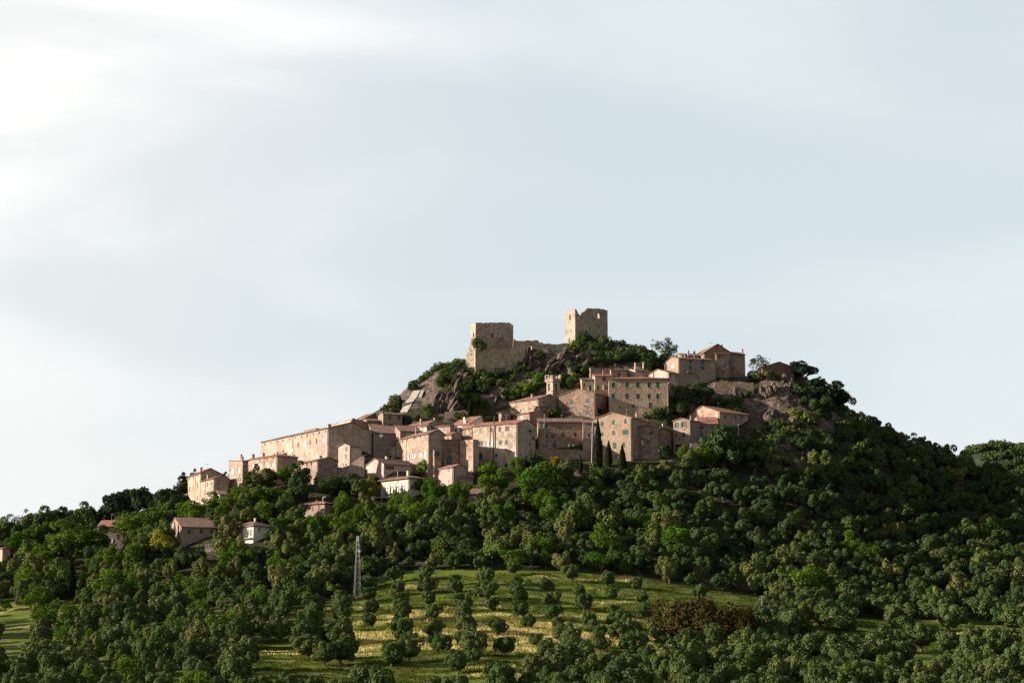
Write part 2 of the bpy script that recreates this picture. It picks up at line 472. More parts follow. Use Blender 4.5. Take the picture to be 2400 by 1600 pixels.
M['mast']    = plain('mast_steel', (0.19, 0.175, 0.175), 0.5, 0.2, 0.5, 0.3)
M['dish']    = plain('dish_paint', (0.62, 0.62, 0.62), 0.5, 0.05)
M['blue']    = plain('blue_paint', (0.05, 0.20, 0.45), 0.6, 0.1)
M['conc']    = masonry('pale_concrete', (0.50, 0.45, 0.39), (0.42, 0.37, 0.32), (0.25, 0.21, 0.18), 0.1, 0.5, 9)
M['bark']    = plain('bark', (0.085, 0.065, 0.05), 0.95, 0.3)
M['wood']    = plain('weathered_wood', (0.26, 0.22, 0.19), 0.9, 0.2)
M['lfol']    = foliage('olive_leaves', (0.050, 0.092, 0.026), (0.094, 0.118, 0.040), 0.06)
M['dfol']    = foliage('dark_oak_leaves', (0.034, 0.070, 0.026), (0.080, 0.104, 0.036), 0.10)
M['dfs']     = foliage('wood_leaves', (0.030, 0.066, 0.026), (0.078, 0.100, 0.036), 0.10, stuff=True)
M['ofs']    = foliage('grove_leaves', (0.054, 0.092, 0.026), (0.128, 0.134, 0.052), 0.06, stuff=True)
M['gfol']    = foliage('fresh_green_leaves', (0.045, 0.125, 0.013), (0.095, 0.170, 0.020), 0.28)
M['hfol']    = foliage('grey_green_leaves', (0.058, 0.108, 0.022), (0.145, 0.150, 0.050), 0.07)
M['bfol']    = foliage('russet_leaves', (0.040, 0.032, 0.012), (0.058, 0.044, 0.014), 0.12)
M['yfol']    = foliage('yellow_green_leaves', (0.22, 0.21, 0.02), (0.27, 0.24, 0.03), 0.3)
M['ybl']     = foliage('yellow_blossom', (0.45, 0.32, 0.02), (0.5, 0.36, 0.03), 0.2)
M['cfol']    = foliage('cypress_leaves', (0.012, 0.024, 0.010), (0.018, 0.030, 0.013), 0.06)
M['pfol']    = foliage('pine_needles', (0.022, 0.042, 0.018), (0.032, 0.050, 0.022), 0.10)
# ------------------------------------------------------------------ ground sheet
FIELD = [(575,1590),(600,1500),(640,1455),(700,1420),(790,1395),(840,1400),(865,1362),(900,1345),(1050,1332),(1300,1338),(1500,1356),(1660,1385),
         (1790,1400),(1860,1440),(1800,1470),(1720,1500),(1640,1540),(1500,1560),(1300,1575),(1150,1640),(580,1640)]
MEADOW = [(1935,1448),(2100,1452),(2420,1478),(2420,1530),(2200,1520),(2080,1540),(1960,1560),(1900,1520),(1880,1480)]
GAPS = [[(-20,1440),(60,1430),(95,1500),(70,1560),(-20,1560)], [(215,1545),(270,1540),(280,1590),(200,1600)], [(560,1500),(640,1480),(660,1560),(540,1570)]]
def build_ground():
    us = np.concatenate([-np.geomspace(9, 0.40, 16), np.arange(-0.34, 0.345, 0.00135), np.geomspace(0.40, 9, 16)])
    ys = np.concatenate([np.linspace(6, 255, 40), np.arange(262, 470, 1.1), np.arange(470, 585, 0.62), np.arange(585, 700, 3), np.geomspace(705, 14000, 30)])
    U, Yg = np.meshgrid(us, ys)
    Xg = U * Yg
    Zg = ground(Xg, Yg)
    far = np.clip((np.abs(U) - 0.5) / 2.0, 0, 1)
    Zg = Zg * (1 - far) + np.minimum(Zg, GB) * far
    nY, nU = U.shape
    v = np.stack([Xg, Yg, Zg], -1).reshape(-1, 3)
    idx = np.arange(nY * nU).reshape(nY, nU)
    f = np.stack([idx[:-1, :-1], idx[:-1, 1:], idx[1:, 1:], idx[1:, :-1]], -1).reshape(-1, 4)
    me = bpy.data.meshes.new('ground')
    me.vertices.add(len(v)); me.vertices.foreach_set('co', v.ravel())
    me.loops.add(f.size); me.loops.foreach_set('vertex_index', f.ravel())
    me.polygons.add(len(f)); me.polygons.foreach_set('loop_start', np.arange(0, f.size, 4)); me.polygons.foreach_set('loop_total', np.full(len(f), 4))
    me.update(); me.validate()
    px, py = project(v[:, 0], v[:, 1], v[:, 2])
    w = (fbm(v[:, 0] * .15, v[:, 1] * .15, 3) - .5) * 34
    grass = px_region(px + w, py + w * .4, FIELD) | px_region(px + w, py + w * .4, MEADOW)
    for g in GAPS: grass |= px_region(px + w, py + w * .4, g)
    grass |= (py + w * .4 > 1405) & (px + w < 690)
    grass |= (py + w * .4 > 1500)
    grass |= (py + w * .4 > 1450) & (px > 1720)
    grass &= (v[:, 1] < 470) & (v[:, 1] > 250)
    m, _ = rock_mask(v[:, 0], v[:, 1], base_z(v[:, 0], v[:, 1]))
    n = fbm(v[:, 0] * .35, v[:, 1] * .35, 3)
    rock = np.clip((m * 1.6 + (n - .5) * 2.2 - .25) * 2.2, 0, 1)
    # straw band: dry grass, and the field's sunlit strip put into its colour
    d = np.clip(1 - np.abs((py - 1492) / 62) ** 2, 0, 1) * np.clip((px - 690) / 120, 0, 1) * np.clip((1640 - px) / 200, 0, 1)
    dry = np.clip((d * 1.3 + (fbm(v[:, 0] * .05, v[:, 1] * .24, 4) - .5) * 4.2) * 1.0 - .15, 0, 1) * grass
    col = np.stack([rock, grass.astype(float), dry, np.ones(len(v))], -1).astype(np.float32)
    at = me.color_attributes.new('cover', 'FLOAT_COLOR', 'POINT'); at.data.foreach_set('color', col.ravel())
    me.polygons.foreach_set('use_smooth', np.ones(len(f), bool))
    m_, nt = newmat('hill_ground'); s = NT(nt)
    a = s.n('ShaderNodeAttribute', attribute_name='cover'); sp = s.n('ShaderNodeSeparateColor'); s.l(a.outputs['Color'], sp.inputs[0])
    P = s.pos()
    scrub = s.mix(s.rng(s.noise(P, 0.5, 5, 0.65), 0.38, 0.62), (0.018, 0.028, 0.010), (0.045, 0.046, 0.020))
    scrub = s.mix(s.rng(s.noise(P, 0.2, 4, 0.6), 0.52, 0.68), scrub, (0.080, 0.060, 0.040))
    gr = s.mix(s.rng(s.noise(P, 0.22, 5, 0.6), 0.35, 0.65), (0.048, 0.105, 0.008), (0.105, 0.150, 0.014))
    gs = s.noise(s.pos((0.5, 2.2, 1)), 0.9, 5, 0.7)
    gr = s.mix(s.rng(gs, 0.45, 0.66), gr, (0.14, 0.125, 0.032))
    sunlit_hay = s.mix(s.rng(s.noise(s.pos((0.7, 2.4, 1)), 1.2, 5, 0.7), 0.35, 0.62), (0.09, 0.13, 0.016), (0.33, 0.29, 0.10))  # straw tint carries the sunlit band as well as dry grass
    gr = s.mix(s.rng(sp.outputs[2], 0.15, 0.75), gr, sunlit_hay)
    rk = s.mix(s.rng(s.noise(P, 0.5, 6, 0.7), 0.35, 0.65), (0.072, 0.056, 0.049), (0.19, 0.140, 0.110))
    rk = s.mix(s.rng(s.noise(s.pos((1, 1, 0.4), (0.3, 0.5, 0)), 0.9, 6, 0.7, 0.8), 0.48, 0.62), rk, (0.045, 0.036, 0.034))
    rk = s.mix(s.rng(s.noise(P, 0.33, 5, 0.7), 0.56, 0.66), rk, (0.030, 0.042, 0.014))
    c = s.mix(sp.outputs[1], scrub, gr)
    c = s.mix(sp.outputs[0], c, rk)
    s.out(c, 0.97, s.noise(P, 1.6, 7, 0.72), 1.0, 0.5, 0.05)
    me.materials.append(m_)
    o = bpy.data.objects.new('ground', me); C.objects.link(o)
    tag(o, 'hillside and valley floor of scrub, rock and grass under the village', None, None, 'structure')

# ------------------------------------------------------------------ houses
PENDING = []
PX = lambda Y: Y / F          # metres per source pixel at distance Y
class House:
    def __init__(s, name, label, cat, xc, yb, ye, xr, xl=None, yl=None, a=None, d=None, w=None, Y=None, roof='gv', peak=None,
                 rk=0.5, pitch=0.30, mat='stone', rmat='roof', wins=(), chim=(), dish=(), balc=(), amin=8, amax=62, oh=0.35, group=None, t=0.45, h2=None, down=7.0):
        fixed = Y is not None
        if Y is None: x0, Y, z0 = hit(xc, yb)
        dx, dz = ray(xc, ye)
        s.P = np.array([dx * Y, Y]); ze = Y * dz
        z0 = gz(*s.P) if not fixed else min(gz(*s.P), ray(xc, yb)[1] * Y)
        if a is None:
            dl = ray(xl, yl)
            Yl = ze / dl[1]
            vec = np.array([dl[0] * Yl, Yl]) - s.P
            a = math.degrees(math.atan2(-vec[0], vec[1])); a = max(amin, min(amax, a)) if vec[1] > 0 else amax
        s.a = R(a)
        s.u = np.array([math.cos(s.a), math.sin(s.a)]); s.v = np.array([-math.sin(s.a), math.cos(s.a)])
        rx = ray(xr, ye)[0]
        s.w = w if w else float((rx * s.P[1] - s.P[0]) / (s.u[0] - rx * s.u[1]))
        if xl is not None and d is None:
            lx = ray(xl, ye)[0]
            d = float((lx * s.P[1] - s.P[0]) / (s.v[0] - lx * s.v[1]))
        s.d = d if d else 9.0
        if s.d < 0 or s.d > 80: print('BAD d', name, label, s.d); s.d = 12
        cs = [s.P, s.P + s.u * s.w, s.P + s.v * s.d, s.P + s.u * s.w + s.v * s.d]
        gs = [gz(*c) for c in cs]
        s.z0 = z0; s.zb = min(gs) - down - s.z0; s.ze = ze - s.z0
        print('HOUSE %-52s a=%5.1f w=%5.1f d=%5.1f h=%5.1f Y=%5.1f' % (label[:52], a, s.w, s.d, s.ze, Y))
        s.root = empty(name, (s.P[0], s.P[1], s.z0), s.a)
        tag(s.root, label, cat, group)
        s.t = t
        # roof numbers
        w_, d_, ze_ = s.w, s.d, s.ze
        if peak is not None:
            if roof in ('gv', 'hip'):
                q, zz = s.loc('f', *peak); h = zz - ze_; rk = min(.9, max(.1, q / w_))
            else:
                q, zz = s.loc('l', *peak); h = zz - ze_
            h = max(0.4, min(h, 6))
        else:
            h = pitch * (w_ / 2 if roof in ('gv', 'hip') else d_ / 2)
            if roof in ('su', 'sx'): h = pitch * (d_ if roof == 'su' else w_)
        if h2 is not None: h = h2
        s.h = h
        fr = [(0, ze_), (w_, ze_)]; lf = [(0, ze_), (d_, ze_)]; rt = list(lf); bk = list(fr)
        if roof == 'gv': fr = bk = [(0, ze_), (w_ * rk, ze_ + h), (w_, ze_)]
        if roof == 'gu': lf = rt = [(0, ze_), (d_ * .5, ze_ + h), (d_, ze_)]
        if roof == 'su': lf = rt = [(0, ze_), (d_, ze_ + h)]; bk = [(0, ze_ + h), (w_, ze_ + h)]
        if roof == 'sx': fr = bk = [(0, ze_), (w_, ze_ + h)]; rt = [(0, ze_ + h), (d_, ze_ + h)]
        House.count = getattr(House, 'count', 0) + 1
        s.mat = VAR[M[mat].name][(House.count * 7) % 4]
        if s.d > 5 and yb > 985 and xl is not None: PENDING.append((s.P, s.u, s.v, s.d, s.z0))
        holes = {'f': [], 'l': []}
        s.parts = []
        for wi in wins: s.window(holes, *wi)
        mb = MB()
        s.panel(mb, 'x', 0, w_, 0, t, fr, holes['f'])
        s.panel(mb, 'y', t, d_ - t, 0, t, lf, holes['l'])
        s.panel(mb, 'y', t, d_ - t, w_ - t, w_, rt, [])
        s.panel(mb, 'x', 0, w_, d_ - t, d_, bk, [])
        mb.build('wall', s.mat, s.root)
        s.roofmat = M[rmat]
        rb = MB(); o = oh; th = 0.17; e = ze_ - 0.03
        def slab(pts):
            rb.hexa([(x, y, z) for x, y, z in pts], [(x, y, z + th) for x, y, z in pts])
        if roof == 'gv':
            xp = w_ * rk; m1 = h / xp; m2 = h / (w_ - xp)
            slab([(-o, -o * .7, e - m1 * o), (xp, -o * .7, e + h), (xp, d_ + o * .7, e + h), (-o, d_ + o * .7, e - m1 * o)])
            slab([(xp, -o * .7, e + h), (w_ + o, -o * .7, e - m2 * o), (w_ + o, d_ + o * .7, e - m2 * o), (xp, d_ + o * .7, e + h)])
            for k in range(int((d_ + o) / 0.6)):
                y = -o * .6 + k * 0.6
                rb.hexa([(-o * 1.12, y, e - m1 * o + .02), (-o * .8, y, e - m1 * o + .02), (-o * .8, y + .3, e - m1 * o + .02), (-o * 1.12, y + .3, e - m1 * o + .02)],
                        [(-o * 1.12, y, e - m1 * o + th + .06), (-o * .8, y, e - m1 * o + th + .1), (-o * .8, y + .3, e - m1 * o + th + .1), (-o * 1.12, y + .3, e - m1 * o + th + .06)])
        elif roof == 'gu':
            yp = d_ / 2; m_ = h / yp
            slab([(-o * .7, -o, e - m_ * o), (w_ + o * .7, -o, e - m_ * o), (w_ + o * .7, yp, e + h), (-o * .7, yp, e + h)])
            slab([(-o * .7, yp, e + h), (w_ + o * .7, yp, e + h), (w_ + o * .7, d_ + o, e - m_ * o), (-o * .7, d_ + o, e - m_ * o)])
            for k in range(int((w_ + o) / 0.6)):
                x = -o * .6 + k * 0.6
                zz = e - m_ * o
                rb.box(x, x + .3, -o * 1.12, -o * .8, zz + .02, zz + th + .07)
        elif roof == 'hip':
            m_ = pitch; r_ = min(w_, d_) / 2
            hh = h2 if h2 is not None else m_ * r_
            b = [(-o, -o, e), (w_ + o, -o, e), (w_ + o, d_ + o, e), (-o, d_ + o, e)]
            if w_ >= d_: t0 = (r_, d_ / 2, e + hh + th); t1 = (max(w_ - r_, r_ + .2), d_ / 2, e + hh + th); T = [t0, t1, t1, t0]
            else: t0 = (w_ / 2, r_, e + hh + th); t1 = (w_ / 2, max(d_ - r_, r_ + .2), e + hh + th); T = [t0, t0, t1, t1]
            top = [(x, y, z + th) for x, y, z in b]
            rb.hexa(b, top)
            rb.hexa([(x, y, z + .003) for x, y, z in top], T)
        elif roof == 'su':
            m_ = h / d_
            slab([(-o * .7, -o, e - m_ * o), (w_ + o * .7, -o, e - m_ * o), (w_ + o * .7, d_ + o, e + h + m_ * o), (-o * .7, d_ + o, e + h + m_ * o)])
            for k in range(int((w_ + o) / 0.6)):
                x = -o * .6 + k * 0.6; zz = e - m_ * o
                rb.box(x, x + .3, -o * 1.12, -o * .8, zz + .02, zz + th + .07)
        elif roof == 'sx':
            m_ = h / w_
            slab([(-o, -o * .7, e - m_ * o), (w_ + o, -o * .7, e + h + m_ * o), (w_ + o, d_ + o * .7, e + h + m_ * o), (-o, d_ + o * .7, e - m_ * o)])
        elif roof == 'flat':
            rb.box(t + .02, w_ - t - .02, t + .02, d_ - t - .02, e - .6, e - .4)
            rb.box(-.08, w_ + .08, -.08, t + .05, e + .035, e + .16); rb.box(-.08, w_ + .08, d_ - t - .05, d_ + .08, e + .035, e + .16)
            rb.box(-.08, t + .05, t + .05, d_ - t - .05, e + .035, e + .16); rb.box(w_ - t - .05, w_ + .08, t + .05, d_ - t - .05, e + .035, e + .16)
        s.roof = rb.build('roof', s.roofmat, s.root)
        for c in chim: s.chimney(*c)
        q_ = random.Random(House.count * 13)
        if roof in ('gv', 'gu', 'su', 'hip') and ze_ > 3.4 and w_ * d_ > 35:
            def top(x, y):
                if roof == 'gv': xp = w_ * rk; return ze_ + h * (x / xp if x < xp else (w_ - x) / (w_ - xp))
                if roof == 'gu': return ze_ + h * (1 - abs(y - d_ / 2) / (d_ / 2))
                if roof == 'su': return ze_ + h * y / d_
                return ze_ + .3
            if not chim:
                for _ in range(q_.choice([1, 1, 2])):
                    x, y = w_ * q_.uniform(.2, .8), d_ * q_.uniform(.2, .8); zt = top(x, y); e_ = q_.uniform(.22, .34); g_ = q_.uniform(.7, 1.2)
                    m = MB(); m.box(x - e_, x + e_, y - e_, y + e_, zt - .3, zt + g_)
                    m.box(x - e_ - .08, x + e_ + .08, y - e_ - .08, y + e_ + .08, zt + g_ + .003, zt + g_ + .12); m.build('chimney', s.mat, s.roof)
            if q_.random() < .6:
                x, y = w_ * q_.uniform(.3, .7), d_ * q_.uniform(.3, .7); zt = top(x, y); g_ = q_.uniform(1.5, 2.4)
                m = MB(); m.tube((x, y, zt - .1), (x, y, zt + g_), .03, n=6)
                for i in range(5): m.tube((x - .45 + .04 * i, y - .4 + .2 * i, zt + g_ - .12), (x + .45 - .04 * i, y - .4 + .2 * i, zt + g_ - .12), .016, n=5)
                m.tube((x, y - .4, zt + g_ - .12), (x, y + .4, zt + g_ - .12), .018, n=5)
                m.build('antenna', M['metal'], s.roof)
        if ze_ > 4.5 and w_ > 3:
            pm = M['iron'] if q_.random() < .5 else M['wood']
            lst = []
            if q_.random() < .7: lst.append(('f', q_.choice([.25, w_ - .25])))
            if xl is not None and s.d > 6:
                lst.append(('l', .3))
                if s.d > 12: lst.append(('l', s.d * q_.uniform(.35, .65)))
            for fc, q in lst:
                m = MB(); A = (q, -.09, s.zb) if fc == 'f' else (-.09, q, s.zb); B = (A[0], A[1], ze_ - .12)
                m.tube(A, B, .06, n=6); m.build('drainpipe', pm, s.root)
        for c in dish: s.dish_(*c)
        for c in balc: s.balcony(*c)
    def loc(s, face, px, py, off=0.0):
        dx, dz = ray(px, py)
        n, e = (s.v, s.u) if face == 'f' else (s.u, s.v)
        t = (s.P.dot(n) + off) / (dx * n[0] + n[1])
        P = np.array([dx * t, t])
        return float((P - s.P).dot(e)), float(t * dz - s.z0)
    def panel(s, mb, ax, s0, s1, a0, a1, prof, holes):
        if s1 <= s0: return
        br = {s0, s1}
        for p in prof:
            if s0 < p[0] < s1: br.add(p[0])
        for h in holes:
            for q in h[:2]:
                if s0 < q < s1: br.add(q)
        br = sorted(br)
        xs = [p[0] for p in prof]; zs = [p[1] for p in prof]
        for b0, b1 in zip(br[:-1], br[1:]):
            if b1 - b0 < 1e-4: continue
            mid = (b0 + b1) / 2
            t0, t1 = float(np.interp(b0, xs, zs)), float(np.interp(b1, xs, zs))
            hs = sorted((h[2], h[3]) for h in holes if h[0] < mid < h[1])
            lo = s.zb
            segs = []
            for h0, h1 in hs:
                if h0 > lo: segs.append((lo, lo, h0, h0))
                lo = max(lo, h1)
            if min(t0, t1) > lo: segs.append((lo, lo, t0, t1))
            for l0, l1, u0, u1 in segs:
                if ax == 'x': mb.hexa([(b0, a0, l0), (b1, a0, l1), (b1, a1, l1), (b0, a1, l0)], [(b0, a0, u0), (b1, a0, u1), (b1, a1, u1), (b0, a1, u0)])
                else: mb.hexa([(a0, b0, l0), (a1, b0, l0), (a1, b1, l1), (a0, b1, l1)], [(a0, b0, u0), (a1, b0, u0), (a1, b1, u1), (a0, b1, u1)])
    def window(s, holes, face, px, py, wp=7, hp=10, kind='d', name='window'):
        """face f / l, centre in the photograph, size in its pixels, kind"""
        c, z = s.loc(face, px, py)
        L = s.w if face == 'f' else s.d
        k = PX(s.P[1])
        cosang = abs((s.u if face == 'f' else s.v)[0])
        W = 1.12 * wp * k / max(cosang, 0.35); H = 1.12 * hp * k
        c = min(max(c, W / 2 + .55), L - W / 2 - .55)
        if c < W / 2 + .1: return
        if face == 'l': c = max(c, s.t + W / 2 + .1)
        z1 = min(z + H / 2, s.ze - .25); z0 = z1 - H
        x0, x1 = c - W / 2, c + W / 2
        arch = kind.startswith('a')
        if arch:
            n = 8; r_ = W / 2
            for i in range(n):
                q0, q1 = x0 + W * i / n, x0 + W * (i + 1) / n
                m_ = ((q0 + q1) / 2 - c) / r_
                holes[face].append((q0, q1, z0, z1 - r_ + r_ * math.sqrt(max(0, 1 - m_ * m_)) * 1.0))
        else:
            holes[face].append((x0, x1, z0, z1))
        def bx(mb, p0, p1, d0, d1, a, b):
            if face == 'f': mb.box(p0, p1, d0, d1, a, b)
            else: mb.box(d0, d1, p0, p1, a, b)
        mb = MB()
        if arch:
            n = 10; r_ = W / 2
            pts = [(x0 - .02, z0)] + [(c - (r_ + .02) * math.cos(math.pi * i / n), z1 - r_ + (r_ + .02) * math.sin(math.pi * i / n)) for i in range(n + 1)] + [(x1 + .02, z0)]
            for dd in (0.30, 0.36):
                q = [((p, dd, zz) if face == 'f' else (dd, p, zz)) for p, zz in pts]
                mb.poly(q if dd == .30 else q[::-1])
        else:
            bx(mb, x0 - .03, x1 + .03, .24, .30, z0 - .03, z1 + .03)
        win = mb.build(name, M['glass'], s.root)
        if kind == 'h': return
        cols = {'g': 'green', 't': 'teal', 'p': 'pgreen', 'W': 'wshut', 'b': 'brown', 'r': 'grsh', 'u': 'blue'}
        kk = kind[0]
        if kk in cols and len(kind) == 1:       # closed two-leaf shutters
            for p0, p1 in ((x0 + .02, c - .015), (c + .015, x1 - .02)):
                m = MB(); bx(m, p0, p1, .05, .10, z0 + .02, z1 - .02)
                nsl = 5
                for i in range(nsl):
                    zz = z0 + .1 + (z1 - z0 - .2) * (i + .5) / nsl
                    bx(m, p0 + .06, p1 - .06, .035, .05, zz - .05, zz + .05)
                m.build('shutter', M[cols[kk]], win)
        elif kk == 'o':                         # open shutters folded against the wall
            for p0, p1 in ((x0 - W * .48, x0 - .03), (x1 + .03, x1 + W * .48)):
                m = MB(); bx(m, p0, p1, -.07, -.02, z0, z1); m.build('shutter', M[cols[kind[1]]], win)
        if kk in 'oda' and kind != 'ad':
            m = MB()
            g = .07
            zt = z1 if not arch else z1 - W / 2
            bx(m, x0, x0 + g, .17, .235, z0, zt); bx(m, x1 - g, x1, .17, .235, z0, zt)
            bx(m, x0 + g, x1 - g, .17, .235, z0, z0 + g); bx(m, x0 + g, x1 - g, .17, .235, zt - g, zt)
            bx(m, c - .03, c + .03, .17, .235, z0 + g, zt - g)
            if kind == 'aw':
                r_ = W / 2 - .01
                pts = [(c - r_, z1 - W / 2 + .01)] + [(c - r_ * math.cos(math.pi * i / 10), z1 - W / 2 + .01 + r_ * math.sin(math.pi * i / 10)) for i in range(1, 10)] + [(c + r_, z1 - W / 2 + .01)]
                m.poly([((p, .16, zz) if face == 'f' else (.16, p, zz)) for p, zz in pts])
                bx(m, c - .3, c + .3, .15, .165, z0 + .5, zt - .3)
            m.build('frame', M['frame'], win)
        m = MB(); bx(m, x0 - .1, x1 + .1, -.09, -.002, z0 - .12, z0 - .005)
        m.build('sill', M['sill'], win)
    def chimney(s, px, pyt, wp=6, hp=12, dep=0.35, kind='m'):
        off = s.d * dep
        x, z1 = s.loc('f', px, pyt, off)
        k = PX(s.P[1]); W = wp * k; H = hp * k + .8
        x = min(max(x, W), s.w - W)
        m = MB()
        if kind == 'm':
            m.box(x - W / 2, x + W / 2, off - W / 2, off + W / 2, z1 - H, z1 - .18)
            m.box(x - W / 2 - .08, x + W / 2 + .08, off - W / 2 - .08, off + W / 2 + .08, z1 - .178, z1 - .05)
            m.box(x - W / 4, x + W / 4, off - W / 4, off + W / 4, z1 - .049, z1 + .1)
            m.build('chimney', s.mat, s.roof)
        else:
            m.tube((x, off, z1 - H), (x, off, z1), max(.05, W / 2))
            m.tube((x, off, z1 - .02), (x, off, z1 + .16), max(.05, W / 2) * 1.5, .03)
            m.build('flue_pipe', M['metal'], s.roof)
    def antenna(s, px, pyt, hp=14, dep=.4):
        off = s.d * dep; x, z1 = s.loc('f', px, pyt, off); x = min(max(x, .3), s.w - .3)
        H = hp * PX(s.P[1]) + .6
        m = MB(); m.tube((x, off, z1 - H), (x, off, z1), .03)
        for i in range(4): m.tube((x - .5 + .05 * i, off - .3 + .25 * i, z1 - .15), (x + .5 - .05 * i, off - .3 + .25 * i, z1 - .15), .015, n=5)
        m.build('antenna', M['metal'], s.roof)
    def dish_(s, face, px, py, wp=7, mat='dish'):
        c, z = s.loc(face, px, py, -.5)
        k = PX(s.P[1]); r_ = wp * k / 2
        ce = Vector((c, -.5, z)) if face == 'f' else Vector((-.5, c, z))
        wall_ = Vector((c, .1, z - .2)) if face == 'f' else Vector((.1, c, z - .2))
        m = MB()
        n = 14; nn = (Vector((-.15, -.9, .35))).normalized(); a = nn.orthogonal().normalized(); b = nn.cross(a)
        rings = []
        for q, dp in ((0.0, 0.0), (.55, .05), (1.0, .16)):
            rings.append([ce + a * (r_ * q * math.cos(2 * math.pi * i / n)) + b * (r_ * q * math.sin(2 * math.pi * i / n)) + nn * (dp * r_ * 1.2) for i in range(n)])
        for A, B in zip(rings[:-1], rings[1:]):
            for i in range(n):
                j = (i + 1) % n
                m.poly([A[i], A[j], B[j], B[i]])
        m.tube(ce - nn * .03, wall_, .035)
        m.tube(ce - b * r_, ce + nn * r_ * .8, .02)
        m.build('satellite_dish', M[mat], s.root)
    def balcony(s, face, px0, px1, py, hp=9):
        c0, z = s.loc(face, px0, py); c1, _ = s.loc(face, px1, py)
        if c1 < c0: c0, c1 = c1, c0
        H = hp * PX(s.P[1])
        m = MB()
        if face == 'f': m.box(c0, c1, -1.0, -.003, z - .15, z)
        else: m.box(-1.0, -.003, c0, c1, z - .15, z)
        sl = m.build('balcony', M['conc'], s.root)
        m = MB(); n = max(4, int((c1 - c0) / .25))
        P = lambda q, dd, zz: (q, dd, zz) if face == 'f' else (dd, q, zz)
        m.tube(P(c0, -.96, z + H), P(c1, -.96, z + H), .03); 
        for q in (c0, c1): m.tube(P(q, -.96, z + H), P(q, -.01, z + H), .03)
        for i in range(n + 1):
            q = c0 + (c1 - c0) * i / n
            m.tube(P(q, -.96, z), P(q, -.96, z + H), .018, n=5)
        m.build('railing', M['iron'], sl)

# ------------------------------------------------------------------ freestanding stone walls with a ragged top
def stone_wall(name, label, cat, pts, yb, mat='stone', t=0.9, Y=None, Y2=None, parent=None, down=4.5, holes=(), jag=0.0, group=None):
    """pts: top outline in the photograph, left to right; the wall stands on the slope"""
    xL, xR = pts[0][0], pts[-1][0]
    ybL, ybR = (yb if isinstance(yb, tuple) else (yb, yb))
    if Y is None: Y = hit(xL, ybL)[1]
    if Y2 is None: Y2 = hit(xR, ybR)[1] if Y2 is None else Y2
    A = np.array([ray(xL, pts[0][1])[0] * Y, Y]); B = np.array([ray(xR, pts[-1][1])[0] * Y2, Y2])
    L = float(np.linalg.norm(B - A)); u = (B - A) / L; v = np.array([-u[1], u[0]]); ang = math.atan2(u[1], u[0])
    def loc(px, py):
        dx, dz = ray(px, py); q = A.dot(v) / (dx * v[0] + v[1]); P = np.array([dx * q, q])
        return float((P - A).dot(u)), q * dz
    gs = [gz(*(A + u * L * i / 10)) for i in range(11)]
    z0 = gs[0]; zb = min(gs) - down - z0
    prof = [(max(0, min(L, loc(*p)[0])), loc(*p)[1] - z0) for p in pts]
    prof[0] = (0, prof[0][1]); prof[-1] = (L, prof[-1][1])
    if jag:
        r_ = random.Random(hash(label) % 1000 if False else len(label) * 7 + int(xL)); n = int(L / .8); xs = [p[0] for p in prof]; zs = [p[1] for p in prof]
        prof = [(L * i / n, float(np.interp(L * i / n, xs, zs)) + (r_.random() - .5) * jag) for i in range(n + 1)]
    hl = []
    for (px, py, wp, hp) in holes:
        c, zz = loc(px, py); k = PX(Y); hl.append((c - wp * k / 2, c + wp * k / 2, zz - z0 - hp * k / 2, zz - z0 + hp * k / 2))
    mb = MB()
    H = House.__new__(House); H.zb = zb
    House.panel(H, mb, 'x', 0, L, 0, t, prof, hl)
    o = mb.build(name, M[mat], parent)
    o.location = (A[0], A[1], z0); o.rotation_euler = (0, 0, ang)
    if parent is None: tag(o, label, cat, group)
    return o, A, u, v, L, z0
# ------------------------------------------------------------------ the village, back to front
def W(face, xs, y, w=7, h=10, k='d', slope=0.0):
    return [(face, x, y + slope * (x - xs[0]), w, h, k) for x in xs]
# --- top row
H8 = House('gabled_house', 'tall brown gabled house crowning the right end of the village skyline', 'house', 1651, 882, 826, 1716, 1637, 823, a=14, d=14, peak=(1682, 806), roof='gv', mat='stone2', rmat='roof',
  wins=[('f',1670,858,4,7,'d')], chim=[(1692,808,3,5,.3)])
House('lean_to_house', 'low stone annex with red roof below the crowning gabled house', 'house', 1677, 884, 829, 1709, a=6, d=4, roof='su', mat='stone', rmat='redroof', pitch=.28, wins=[('f',1686,834,5,8,'g')])
House('stone_house', 'dark stone wing with a pinnacle at the right end of the skyline houses', 'house', 1716, 884, 829, 1746, a=22, d=8, roof='gu', mat='stone2', wins=[('f',1738,835,3,5,'t'),('f',1730,872,4,6,'d')], chim=[(1743,818,3,8,.1)])
House('low_house', 'low tiled house behind the tall grey house with the balcony', 'house', 1598, 872, 833, 1638, a=10, d=8, Y=None, roof='gu', mat='stone2', chim=[(1613,822,4,6,.4),(1632,823,4,5,.4)])
H7 = House('balcony_house', 'tall grey house with an iron balcony and blue-green shutters below the skyline gable', 'house', 1591, 908, 840, 1677, 1557.5, 843, a=18, roof='gu', pitch=.22, mat='grey', rmat='roof',
  wins=[('f',1618.7,845,6,9,'t'),('f',1647,845,7,9,'t'),('f',1618,864,7,14,'t'),('f',1646.7,862.5,7,10,'t'),('f',1617,886,5,8,'d'),('f',1639,886,7,8,'d'),('l',1576,858,4,7,'W')], balc=[('f',1608,1630,871,7)])
H7.antenna(1612,816,16)
House('small_house', 'small tiled house on the right hilltop between the airy tree and a pine', 'house', 1787, 889, 860, 1860, a=4, d=9, roof='gv', peak=(1826.5, 848), mat='brownst', rmat='redroof', pitch=.3, wins=[('f',1812,872,4,6,'h')])
